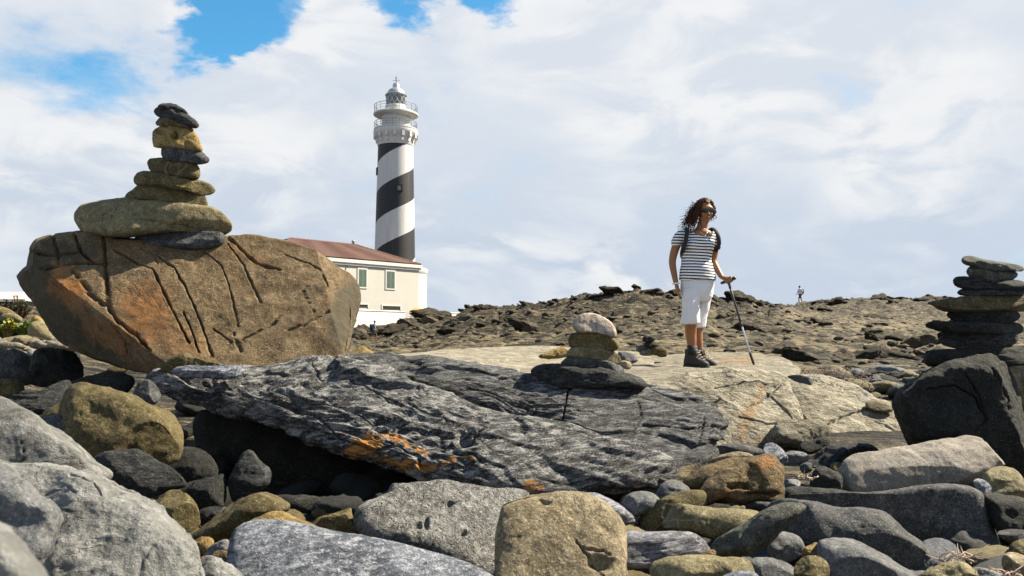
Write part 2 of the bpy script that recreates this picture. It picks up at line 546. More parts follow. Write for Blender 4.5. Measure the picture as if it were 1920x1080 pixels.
M['pitted'] = rock_mat('pitted_limestone', (.19, .182, .172), (.37, .36, .345), (.54, .53, .51), 9, .6, speck=.35, bump=1.0, bdist=.012, pits=1.4, vein=.35, contrast=1.3)
M['cream'] = rock_mat('cream_bedrock', (.20, .175, .122), (.37, .33, .245), (.52, .475, .375), 2.4, 1.0, 1.0, streak=(.8, 2.6, 2.6), srot=(0, 0, 20), speck=.25, bump=.8, bdist=.010, vein=.3, grain=40, mask_col=(.34, .19, .08), contrast=1.3, quartz=0)
M['slab'] = rock_mat('layered_schist', (.062, .064, .069), (.16, .16, .163), (.46, .455, .44), 2.8, 1.0, 2.6, streak=(.7, 2.2, 3.2), srot=(25, 14, 6), speck=.35, bump=1.0, bdist=.010, mask_col=(.66, .29, .06), contrast=1.9, crisp=True, quartz=0)
M['slab_dark'] = rock_mat('dark_layered_schist', (.045, .046, .05), (.105, .107, .113), (.28, .28, .28), 2.8, 1.0, 2.6, streak=(.7, 2.2, 3.6), srot=(25, 10, 4), speck=.3, bump=1.0, bdist=.010, contrast=1.7, mask_col=(.33, .26, .15), crisp=True, quartz=0)
M['rust'] = rock_mat('rusty_brown_stone', (.10, .062, .024), (.20, .135, .055), (.33, .25, .13), 8, speck=.35, bump=.9, bdist=.009, pits=.5, mask_col=(.36, .15, .05))
M['pink'] = rock_mat('pinkish_pumice', (.45, .35, .27), (.60, .50, .41), (.70, .62, .53), 12, speck=.3, bump=.8, pits=1.0, grain=70, quartz=0)
M['rosy'] = rock_mat('rosy_grey_stone', (.20, .175, .145), (.27, .24, .205), (.33, .30, .265), 6, speck=.35, bump=.4, grain=90)
M['hill'] = rock_mat('hill_rock', (.020, .015, .008), (.052, .040, .021), (.14, .108, .060), 1.1, .9, 1.5, streak=(1, 1, 3.5), srot=(10, 12, 0), speck=.25, bump=1.0, bdist=.05, grain=9, contrast=1.3)
M['hill_pale'] = rock_mat('pale_hill_rock', (.07, .056, .035), (.13, .106, .068), (.22, .185, .125), 1.2, streak=(1, 1, 3.0), srot=(10, 12, 0), speck=.2, bump=.9, bdist=.04, grain=10, contrast=1.2)

# ------------------------------------------------------------------ ground: one sheet from the stones at the camera to the horizon
def zof(py, d):
    return P(960, py, d)[2]
NEAR = [(0.3, .10), (1.0, .20), (2.0, .26), (3.5, .28), (5.0, .36), (6.5, .46), (8.0, .53)]
COLS = {
    -700: [(9, .8), (20, 1.3), (40, 2.2), (100, 4.2), (3000, 30)],
    0: [(6, .60), (9, 652), (14, 628), (20, 602), (40, 588), (80, 578), (120, 574)],
    300: [(9, .66), (20, .9), (60, 628), (85, 602), (110, 592)],
    560: [(9, .62), (20, 655), (45, 645), (72, 630), (84, 600), (100, 592)],
    700: [(9, 688), (20, 668), (45, 653), (60, 647), (71, 644), (77, 624), (84, 601), (100, 596)],
    800: [(9, 687), (20, 665), (40, 646), (60, 624), (75, 606), (85, 600), (100, 597)],
    900: [(9, 687), (20, 655), (35, 625), (50, 592), (58, 580), (70, 587), (100, 594)],
    1000: [(9, 687), (18, 655), (30, 620), (42, 590), (50, 576), (60, 584), (100, 595)],
    1100: [(9, 687), (16, 652), (26, 617), (38, 582), (46, 559), (55, 569), (100, 590)],
    1200: [(9, 687), (15, 657), (25, 612), (36, 572), (44, 548), (52, 559), (100, 587)],
    1300: [(9, 688), (15, 662), (25, 617), (36, 578), (43, 557), (52, 567), (100, 587)],
    1400: [(9, 692), (15, 664), (25, 622), (36, 586), (43, 567), (52, 576), (100, 585)],
    1475: [(9, 696), (14, 670), (25, 627), (38, 597), (48, 583), (70, 579), (78, 578), (100, 584)],
    1510: [(9, 700), (16, 667), (28, 627), (45, 602), (70, 577), (78, 569), (90, 575), (110, 580)],
    1600: [(8, .50), (16, 672), (28, 637), (45, 607), (65, 582), (78, 564), (95, 572), (120, 580)],
    1740: [(8, .50), (16, 674), (28, 642), (45, 614), (65, 584), (80, 561), (95, 570), (120, 580)],
    1920: [(8, .52), (16, 676), (28, 645), (45, 617), (65, 586), (80, 565), (95, 572), (120, 580)],
    2700: [(8, .6), (16, 676), (28, 650), (45, 622), (65, 595), (80, 575), (95, 580), (120, 585)],
}
_lg = np.linspace(math.log(0.3), math.log(3000.0), 420)
_cu = np.array(sorted(COLS))
_tab = []
for u in _cu:
    pts = list(NEAR)
    for (d, v) in COLS[u]:
        z = v if v < 60 else zof(v, d)
        pts = [q for q in pts if q[0] < d]
        pts.append((d, z))
    if pts[-1][0] < 2000:
        pts.append((400, zof(606, 400))); pts.append((3000, zof(617, 3000)))
    a = np.array(pts)
    zz = np.interp(_lg, np.log(a[:, 0]), a[:, 1])
    k = np.ones(5) / 5
    zz = np.convolve(np.pad(zz, 2, mode='edge'), k, mode='valid')
    _tab.append(zz)
_tab = np.array(_tab)
def base_h(x, y):
    y = np.maximum(y, 0.31)
    u = np.clip(960 + F * x / y, _cu[0], _cu[-1] - 1e-3)
    i = np.clip(np.searchsorted(_cu, u, side='right') - 1, 0, len(_cu) - 2)
    t = (u - _cu[i]) / (_cu[i + 1] - _cu[i])
    t = t * t * (3 - 2 * t)
    g = np.clip((np.log(y) - _lg[0]) / (_lg[1] - _lg[0]), 0, len(_lg) - 1.001)
    j = g.astype(int); s = g - j
    a = _tab[i, j] * (1 - s) + _tab[i, j + 1] * s
    b = _tab[i + 1, j] * (1 - s) + _tab[i + 1, j + 1] * s
    return a * (1 - t) + b * t
def rugged(x, y):
    """0 on the smooth slope, 1 on the broken outcrop"""
    u = 960 + F * x / np.maximum(y, .3)
    left = sstep(y, 17, 34) * (1 - sstep(u, 1440, 1500))
    right = sstep(y, 44, 66) * sstep(u, 1440, 1500)
    walk = np.exp(-((u - 702) / 34) ** 2) * (1 - sstep(y, 72, 76))       # the walker's path
    return np.clip(left + right, 0, 1) * (1 - sstep(y, 110, 160)) * (1 - .9 * walk)
def ground_h(x, y):
    z = base_h(x, y)
    q = np.stack([x, y, np.zeros_like(x)], 1)
    rg = rugged(x, y)
    far = sstep(y, 8, 20) * (1 - sstep(y, 150, 400))
    # tilted beds: sawtooth ledges
    s = x * 0.35 + y * 0.62 + 1.6 * fbm(q * 0.14, 3, .5, 5)
    saw = (s / 1.9) % 1.0
    ledge = np.where(saw < .8, saw / .8, (1 - saw) / .2) - .5
    s2 = x * 0.28 - y * 0.75 + 1.1 * fbm(q * 0.3, 3, .5, 25)
    saw2 = (s2 / 0.75) % 1.0
    ledge2 = np.where(saw2 < .75, saw2 / .75, (1 - saw2) / .25) - .5
    s3 = x * 0.12 + y * 0.9 + .9 * fbm(q * .45, 3, .55, 35)
    saw3 = (s3 / .8) % 1.0
    ledge3 = np.where(saw3 < .7, saw3 / .7, (1 - saw3) / .3) - .5
    rocky = .75 * ledge * (0.35 + np.abs(perlin(q * .2, 3)) * 2) * .7 + .26 * ledge2 + .42 * (ridged(q * 0.5, 5, .6, 40) - .6) + .45 * fbm(q * .22, 3, .5, 60) + .22 * ledge3 + .16 * (ridged(q * 1.3, 3, .55, 44) - .5)
    soft = .12 * ledge2 + .11 * ledge3 + .10 * fbm(q * 0.5, 4, .5, 70) + .09 * ridged(q * 1.1, 4, .55, 80) - .05
    z = z + far * (rg * (rocky * .62 - .22) + (1 - rg) * soft) + .02 * fbm(q * 2.5, 3, .5, 90) * (1 - far)
    return z, rg * far
us = np.linspace(-560, 2560, 520)
ds = np.exp(np.concatenate([np.linspace(math.log(.35), math.log(9), 50)[:-1], np.linspace(math.log(9), math.log(125), 420)[:-1], np.linspace(math.log(125), math.log(3000), 40)]))
UU, DD = np.meshgrid(us, ds)
GX = ((UU - 960) / F * DD).ravel(); GY = DD.ravel()
GZ, GM = ground_h(GX, GY)
nu, nd = len(us), len(ds)
ii = (np.arange(nd - 1)[:, None] * nu + np.arange(nu - 1)[None, :]).ravel()
GF = np.stack([ii, ii + 1, ii + nu + 1, ii + nu], 1)
gme = make_mesh('ground', np.stack([GX, GY, GZ], 1), GF)
M['ground'] = rock_mat('ground_rock', (.022, .017, .009), (.066, .051, .028), (.18, .145, .086), .7, 1.0, 1.8, .045, streak=(.38, 1.5, 1.8), srot=(0, 0, 7), speck=.35, bump=1.0, bdist=.05, grain=8, contrast=1.6, mask_col=(.29, .235, .14), quartz=0)
at = gme.attributes.new('mask', 'FLOAT', 'POINT')
gq = np.stack([GX, GY, GZ * 0], 1)
gu_ = 960 + F * GX / GY
pale = np.clip(np.clip(1 - GM + .18 * sstep(fbm(gq * .16, 3, .5, 111), .05, .3), 0, 1) * sstep(GY, np.where(gu_ < 640, 7.0, 5.0), np.where(gu_ < 640, 11.0, 9.0)) * (.50 + 1.3 * fbm(gq * .45, 4, .55, 101)), 0, 1)  # pale tint held back at left: boulder's shade put into the colour
at.data.foreach_set('value', pale.astype(np.float32))
ground = tag(link('ground', gme, M['ground']), kind='structure')
def gz(x, y):
    return float(ground_h(np.array([float(x)]), np.array([float(y)]))[0][0])

# ------------------------------------------------------------------ stones
def smooth_outline(pts, n=240):
    p = np.array(pts, float)
    m = len(p)
    out = []
    per = max(4, n // m)
    for i in range(m):
        p0, p1, p2, p3 = p[i - 1], p[i], p[(i + 1) % m], p[(i + 2) % m]
        for k in range(per):
            t = k / per
            out.append(0.5 * ((2 * p1) + (-p0 + p2) * t * .8 + (2 * p0 - 5 * p1 + 4 * p2 - p3) * t * t * .8 + (-p0 + 3 * p1 - 3 * p2 + p3) * t ** 3 * .8) if False else
                       p1 * (1 - t) + p2 * t + 0.11 * (4 * t * (1 - t)) * ((p1 - p0) - (p3 - p2)) * .5)
    return np.array(out)
def ellipse(cx, cy, rx, ry, ang=0, k=2.3, n=22):
    a = R(ang)
    out = []
    for i in range(n):
        th = 2 * math.pi * i / n
        c, s = math.cos(th), math.sin(th)
        x = rx * math.copysign(abs(c) ** (2 / k), c); y = ry * math.copysign(abs(s) ** (2 / k), s)
        w = 1 + .06 * math.sin(2 * th + cx) + .05 * math.sin(3 * th + cy)
        x *= w; y *= w
        out.append((cx + x * math.cos(a) - y * math.sin(a), cy + x * math.sin(a) + y * math.cos(a)))
    return out
_seed = [100]
def stone(name, label, outline, mat, d=None, n=(0, -.88, .47), tf=None, tb=None, e=.85, lvl=6, style='cobble', amp=1.0, cuts=0, planes=(), cracks=(), holes=(), masks=(), crust_shades=(), strata=None,
          cat='stone', group=None, parent=None, bdir=None, centre=None, kind='thing'):
    """a stone whose outline is drawn on a plane through its middle (normal n) at d metres; tf/tb = how far it swells to either side of that plane"""
    _seed[0] += 1
    seed = _seed[0]
    oa = np.array(outline, float)
    span = math.sqrt(np.ptp(oa[:, 0]) * np.ptp(oa[:, 1]))
    lvl = min(lvl, 8 if (span > 330 and lvl > 8) else 7.5 if span > 330 else 7 if span > 250 else 6.5 if span > 170 else 6 if span > 130 else 5.5 if span > 70 else 5 if span > 24 else 4)
    rs = np.random.default_rng(seed)
    ol = smooth_outline(outline)
    cpx = ol.mean(0) if centre is None else np.array(centre, float)
    ymax = max(q[1] for q in outline)
    if d is None:
        d = 934.0 / (min(ymax, 1100) - 620.0)
    n = np.array(n, float); n /= np.linalg.norm(n)
    C = P(cpx[0], cpx[1], d)
    e1 = np.array((1.0, 0, 0)); e1 -= n * (e1 @ n); e1 /= np.linalg.norm(e1)
    e2 = np.cross(n, e1)
    O = np.array((0, 0, CAM_Z))
    ab = []
    for (x, y) in ol:
        r = ray(x, y)
        den = r @ n
        t = ((C - O) @ n) / den
        q = O + r * t - C
        ab.append((q @ e1, q @ e2))
    ab = np.array(ab)
    th = np.arctan2(ab[:, 1], ab[:, 0]); rad = np.hypot(ab[:, 0], ab[:, 1])
    o = np.argsort(th); th, rad = th[o], rad[o]
    w = ab[:, 0].max() - ab[:, 0].min(); h = ab[:, 1].max() - ab[:, 1].min()
    size = math.sqrt(w * h)
    if tf is None: tf = .42 * min(w, h) + .06 * max(w, h)
    if tb is None: tb = tf
    V, T = ico(lvl)
    vt = np.arctan2(V[:, 1], V[:, 0])
    rr = np.interp(vt, np.concatenate([th - 2 * math.pi, th, th + 2 * math.pi]), np.concatenate([rad, rad, rad]))
    cphi = np.sqrt(np.clip(1 - V[:, 2] ** 2, 0, 1))
    # even spacing along the superellipse profile, front and back
    ps = np.linspace(math.pi / 2, 0, 400)
    tpar = np.arccos(np.clip(np.abs(V[:, 2]), 0, 1)) / (math.pi / 2)
    rad_f = np.zeros(len(V)); hgt = np.zeros(len(V))
    for sgn, tk in ((1, tf), (-1, tb)):
        pr, ph_ = np.cos(ps).clip(0) ** e, np.sin(ps).clip(0) ** e
        sl = np.concatenate([[0], np.cumsum(np.hypot(np.diff(pr) * rad.mean(), np.diff(ph_) * tk))]); sl /= sl[-1]
        mk_ = V[:, 2] > 0 if sgn > 0 else V[:, 2] <= 0
        rad_f[mk_] = np.interp(tpar[mk_], sl, pr); hgt[mk_] = sgn * tk * np.interp(tpar[mk_], sl, ph_)
    # undulating thickness so that no stone is a pure lens
    lx = rad_f * rr * np.cos(vt); ly = rad_f * rr * np.sin(vt)
    vr = ray(*cpx)
    facing = float(-(vr @ n))
    if bdir is not None:
        bd = np.array(bdir, float)
    elif facing > .8:
        bd = vr.copy()                      # a stone seen end-on runs straight back
    else:
        bd = np.array((-n[0], -n[1], min(-n[2], 0) * .35))
    bd /= np.linalg.norm(bd)
    if bd @ n > -.25: bd = -n
    fd = -vr if facing > .8 else n
    tap = np.where(hgt > 0, 1 - np.maximum(hgt, 0) / np.linalg.norm(C - O), 1.0) if facing > .8 else 1.0     # narrows a little towards its front
    W = C + (lx * tap)[:, None] * e1 + (ly * tap)[:, None] * e2 + np.maximum(hgt, 0)[:, None] * fd + np.maximum(-hgt, 0)[:, None] * bd
    q0 = (W - C) / size
    W = W + n * (fbm(q0 * 1.3 + seed, 2, .5, seed) * np.where(V[:, 2] > 0, tf, tb) * .35 * (1 - .7 * np.abs(rad_f)))[:, None]
    for k in range(cuts if cuts or style != 'cobble' else int(rs.integers(1, 4))):
        dn = rs.normal(size=3); dn /= np.linalg.norm(dn)
        if dn @ n < -.2: dn = -dn
        dn = dn + n * .5; dn /= np.linalg.norm(dn)
        s = (W - C) @ dn
        lim = s.max() * rs.uniform(.62, .85)
        over = np.maximum(0, s - lim)
        W = W - dn * (over * .93)[:, None]
    for (pt, dn) in planes:
        dn = np.array(dn, float); dn /= np.linalg.norm(dn)
        s = (W - np.array(pt)) @ dn
        W = W - dn * (np.maximum(0, s) * .97)[:, None]
    nv = vnormals(W, T)
    q = (W - C)
    f0 = 1.0 / size
    if style == 'cobble':
        D = .032 * size * fbm(q * f0 * 2.0 + seed, 3, .5, seed) + .008 * size * fbm(q * f0 * 9 + seed, 3, .55, seed + 5)
    elif style == 'rough':
        D = .035 * size * fbm(q * f0 * 2.2 + seed, 3, .5, seed) + .030 * size * (ridged(q * f0 * 3.5 + seed, 4, .5, seed + 5) - .7) * .6 + .006 * size * fbm(q * f0 * 16, 3, .6, seed + 9)
    else:
        sd = np.array(strata if strata is not None else (0, .3, 1.0), float); sd /= np.linalg.norm(sd)
        g1 = np.cross(sd, (0, 1, 0)); g1 /= np.linalg.norm(g1); g2 = np.cross(sd, g1)
        wq = q + .05 * size * np.stack([fbm(q * f0 * 2, 2, .5, seed + 31), fbm(q * f0 * 2, 2, .5, seed + 32), fbm(q * f0 * 2, 2, .5, seed + 33)], 1)
        ks = 1.0 if style == 'schist' else f0 * .9
        sc_ = .020 if style == 'schist' else .020 * size
        pat = .5 + 1.1 * np.clip(.5 + fbm(q * f0 * 1.7 + 3, 3, .5, seed + 41), 0, 1)          # some patches smooth, some splintered
        lay = (wq @ sd) * 22.0 * ks + 1.1 * fbm(np.stack([wq @ g1 * 1.6, wq @ g2 * 3.2, wq @ sd * 2], 1) * ks, 4, .55, seed)
        fl = np.floor(lay); fr_ = lay - fl
        hsh = lambda i_: ((np.sin(i_ * 12.9898 + seed) * 43758.5453) % 1.0) - .5
        plate = hsh(fl) + (hsh(fl + 1) - hsh(fl)) * sstep(fr_, .80, 1.0) - .35 * np.exp(-((fr_ - .93) / .07) ** 2)
        fin = np.stack([wq @ g1 * 4.5, wq @ g2 * 9, wq @ sd * 34], 1) * ks
        D = sc_ * pat * (1.15 * plate + .35 * ridged(fin, 3, .55, seed + 3)) + .020 * size * fbm(q * f0 * 2 + seed, 3, .5, seed + 7)
    D = D * amp
    if len(cracks) or len(holes) or len(masks):
        px, py = to_px(W)
        front = np.clip((nv @ -ray(*cpx)) * 4 + .5, 0, 1)
        jx = 3.0 * fbm(np.stack([px / 14, py / 14, px * 0], 1), 2, .5, seed + 50)
        jy = 3.0 * fbm(np.stack([px / 14, py / 14, px * 0 + 9], 1), 2, .5, seed + 51)
        for ck in cracks:
            pts, wd, dep = ck
            wd = max(.8, wd * .36); dep = dep * .55
            best = np.full(len(W), 1e9)
            for a, b in zip(pts[:-1], pts[1:]):
                a = np.array(a, float); b = np.array(b, float); ba = b - a
                t = np.clip(((px + jx * .5 - a[0]) * ba[0] + (py + jy * .5 - a[1]) * ba[1]) / (ba @ ba), 0, 1)
                best = np.minimum(best, np.hypot(px + jx * .5 - a[0] - ba[0] * t, py + jy * .5 - a[1] - ba[1] * t))
            var = .55 + .75 * np.abs(perlin(np.stack([px / 30, py / 30, px * 0], 1), seed + 60)) * 2
            prof_ = np.clip(1 - best / (2.0 * wd * np.clip(var, .4, 1.3)), 0, 1)
            D = D - front * dep * 1.25 * prof_ ** .8
        for (hx, hy, hr, dep) in holes:
            D = D - front * dep * np.exp(-(((px + jx - hx) / hr[0]) ** 2 + ((py + jy - hy) / hr[1]) ** 2) ** 2)
    W = W + nv * D[:, None]
    org = np.array((W[:, 0].mean(), W[:, 1].mean(), W[:, 2].min()))
    me = make_mesh(name, W - org, T)
    for attr, lst in (('mask', masks), ('crust', crust_shades)):
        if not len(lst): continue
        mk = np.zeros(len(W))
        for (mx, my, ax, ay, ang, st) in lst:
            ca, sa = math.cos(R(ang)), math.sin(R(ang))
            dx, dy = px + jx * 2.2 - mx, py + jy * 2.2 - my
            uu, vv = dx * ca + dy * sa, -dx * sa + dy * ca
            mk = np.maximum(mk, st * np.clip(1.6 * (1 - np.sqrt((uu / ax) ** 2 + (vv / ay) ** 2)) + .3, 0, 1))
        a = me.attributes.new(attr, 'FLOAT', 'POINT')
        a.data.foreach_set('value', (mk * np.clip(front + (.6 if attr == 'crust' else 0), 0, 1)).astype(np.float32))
    ob = link(name, me, M[mat], parent)
    ob.location = tuple(org)
    if parent is None:
        tag(ob, label, cat, group, kind)
    return ob
def plane_px(a, b, back, outside):
    """plane through two points and a direction, its normal turned towards 'outside'"""
    a, b = np.array(a), np.array(b)
    nn = np.cross(b - a, np.array(back, float)); nn /= np.linalg.norm(nn)
    if nn @ np.array(outside, float) < 0: nn = -nn
    return (a, nn)

# --- pale bedrock that carries the striped-shirt person and the slope in front of her
platform = stone('bedrock_platform', 'broad flat cream bedrock ledge that the striped-shirt person stands on', [(960, 716), (1060, 690), (1190, 672), (1310, 666), (1410, 668), (1468, 679), (1492, 695), (1488, 708), (1440, 722), (1330, 738), (1200, 750), (1060, 745)], 'cream',
      d=7.6, n=(0, -.02, 1), tf=.05, tb=.6, e=.45, lvl=7, style='rough', amp=.35, cat='bedrock', masks=[(1385, 680, 40, 9, 0, .8), (1335, 673, 12, 6, 0, .6)], cracks=[([(1190, 700), (1260, 693), (1310, 700), (1400, 693)], 2.0, .02), ([(1250, 728), (1330, 712), (1440, 716)], 2.0, .02)], centre=(1240, 700))
stone('bedrock_sheet', 'pale cream bedrock sheet behind the big dark layered slab', [(600, 690), (700, 674), (830, 662), (960, 656), (1080, 656), (1190, 664), (1230, 690), (1180, 735), (1050, 748), (900, 735), (760, 715)], 'cream',
      d=7.4, n=(.01, -.045, 1), tf=.05, tb=.6, e=.5, lvl=7, style='strata', strata=(.05, .25, 1), amp=.22, cat='bedrock', cracks=[([(830, 690), (900, 682), (960, 672)], 2.2, .03), ([(900, 700), (990, 690)], 2.2, .03), ([(760, 690), (830, 680)], 2, .03)], centre=(920, 695))
stone('bedrock_slope', 'cream bedrock slope below the striped-shirt person with a ruddy vertical seam', [(1130, 742), (1220, 728), (1330, 708), (1430, 703), (1470, 715), (1482, 740), (1500, 780), (1505, 805), (1480, 838), (1440, 856), (1380, 862), (1310, 880), (1240, 870), (1160, 800)], 'cream',
      d=4.9, n=(.05, -.62, .78), tf=.10, tb=.7, e=.5, lvl=7, style='rough', amp=.7, cuts=0, cat='bedrock', masks=[(1400, 790, 14, 45, 15, .7), (1440, 835, 30, 18, 0, .8), (1425, 738, 8, 30, 25, .6)],
      cracks=[([(1340, 728), (1420, 716), (1455, 725)], 2.2, .035), ([(1400, 765), (1450, 735), (1470, 720)], 2.2, .04), ([(1385, 782), (1440, 796), (1500, 790)], 2.4, .05), ([(1440, 735), (1490, 790)], 2, .03), ([(1300, 770), (1350, 750)], 2, .03)])
stone('bedrock_block', 'pale grey bedrock block right of the cream slope with an oval stone on it', [(1462, 722), (1520, 712), (1570, 720), (1605, 734), (1640, 760), (1672, 770), (1690, 800), (1708, 832), (1690, 846), (1620, 842), (1550, 838), (1510, 812), (1490, 775)], 'cream',
      d=5.3, n=(.10, -.55, .83), tf=.08, tb=.6, e=.42, lvl=7, style='rough', amp=.6, cat='bedrock', cracks=[([(1480, 745), (1515, 795), (1545, 800), (1590, 778), (1632, 768)], 2.4, .05), ([(1520, 797), (1560, 790), (1610, 772)], 2.0, .03), ([(1640, 790), (1690, 815)], 2, .025)], centre=(1585, 785))
stone('bedrock_wedge', 'small cream wedge of bedrock in front of the pale block', [(1452, 800), (1510, 788), (1545, 800), (1552, 815), (1510, 832), (1460, 828)], 'cream', d=4.55, n=(0, -.6, .8), tf=.06, tb=.25, e=.45, style='rough', cuts=2, cat='bedrock')
stone('oval_stone', 'dark oval stone lying on the pale bedrock block', [(1465, 711), (1490, 707), (1520, 715), (1543, 728), (1535, 736), (1500, 733), (1475, 723)], 'charcoal', d=5.5, n=(0, -.8, .6), lvl=6)
stone('long_pebble', 'finger-shaped grey pebble at the right edge of the pale block', ellipse(1620, 742, 22, 9, 28), 'grey', d=5.45, lvl=5)
stone('cream_pebble', 'smooth cream pebble under the finger-shaped grey one', ellipse(1648, 762, 26, 11, 12), 'tan', d=5.25, lvl=5)

# --- the great layered slab in the middle
LP = [(288, 720), (325, 706), (420, 699), (520, 702), (625, 690), (760, 735), (900, 780), (1010, 808), (1130, 842), (1235, 872), (1260, 892), (1190, 918), (1090, 932), (990, 938), (910, 928), (800, 905), (700, 872), (640, 848), (560, 818), (470, 792), (390, 770), (320, 746)]
stone('layered_slab', 'long grey layered schist slab with orange lichen overhanging a dark hollow', LP, 'slab', d=3.55, n=(.03, -.60, .80), bdir=(0, 1, .10), tf=.09, tb=.30, e=.55, lvl=8, style='schist', amp=1.5, strata=(.22, -.28, .93), cat='slab', centre=(760, 812),
      cracks=[([(330, 735), (470, 745), (600, 790), (650, 830)], 3.0, .035), ([(620, 705), (760, 765), (900, 815), (1010, 850)], 3.0, .05), ([(420, 710), (560, 740), (700, 800)], 2.5, .03)],
      holes=[(872, 825, (17, 16), .07), (560, 770, (22, 5), .03), (735, 800, (30, 6), .03)],
      masks=[(685, 838, 40, 18, -18, 1.0), (745, 826, 34, 8, 20, .9), (770, 872, 60, 9, 8, 1.0), (840, 868, 18, 6, -10, 1.0), (880, 862, 16, 6, 20, .8), (1000, 912, 26, 12, 0, .75), (790, 846, 20, 7, 25, .8), (720, 860, 30, 7, 8, .9)])
UP = [(615, 684), (700, 676), (800, 694), (900, 712), (1000, 727), (1120, 729), (1200, 734), (1290, 752), (1345, 778), (1357, 806), (1335, 850), (1295, 885), (1245, 918), (1170, 926), (1090, 890), (1000, 836), (880, 790), (750, 742), (650, 705)]
stone('dark_layered_slab', 'dark finely layered schist slab carrying the middle stone stack', UP, 'slab_dark', d=4.0, n=(.06, -.62, .78), tf=.10, tb=.32, e=.42, lvl=8, style='schist', amp=1.45, strata=(.12, -.3, .95), cat='slab', centre=(1060, 800),
      cracks=[([(1065, 735), (1055, 790), (1040, 840)], 3.0, .05), ([(1010, 770), (985, 800)], 2.5, .04), ([(1195, 760), (1202, 785), (1190, 810), (1182, 835)], 2.2, .025), ([(640, 700), (760, 730), (900, 780), (1050, 830), (1180, 870)], 3.5, .05), ([(1205, 800), (1290, 810), (1345, 800)], 3, .05), ([(1320, 785), (1312, 820), (1296, 860)], 2.2, .03), ([(1335, 790), (1330, 815), (1316, 850)], 2.0, .025)],
      masks=[(1180, 850, 60, 14, -10, .5), (1290, 890, 36, 30, -30, .9), (1120, 905, 40, 10, 0, .5)])
stone('dark_rock', 'dark layered rock foot under the right end of the big slab', [(1080, 880), (1180, 860), (1270, 855), (1340, 845), (1330, 880), (1290, 910), (1250, 930), (1170, 938), (1100, 930)], 'slab_dark', d=3.5, n=(0, -.85, .5), tf=.14, tb=.3, e=.5, lvl=7, style='schist', amp=1.1, strata=(.15, -.2, .95), cat='rock', masks=[(1290, 890, 30, 24, -30, .8)])
stone('sun_block_rock', 'added dark rock blocking the sun in the hollow under the big layered slab', [(380, 770), (700, 800), (1000, 850), (1150, 880), (1150, 970), (900, 985), (600, 970), (400, 900)], 'dark', d=4.0, n=(0, -.95, .3), tf=.22, tb=.4, lvl=6, style='rough', cat='rock')  # added to keep the sun out of the hollow
stone('grey_flake', 'thin pale grey flake on the left end of the layered slab', [(322, 695), (345, 689), (400, 692), (452, 690), (455, 700), (430, 711), (380, 706), (335, 706)], 'blue', d=3.62, n=(0, -.7, .7), tf=.03, tb=.04, lvl=6, style='strata', strata=(0, 0, 1))

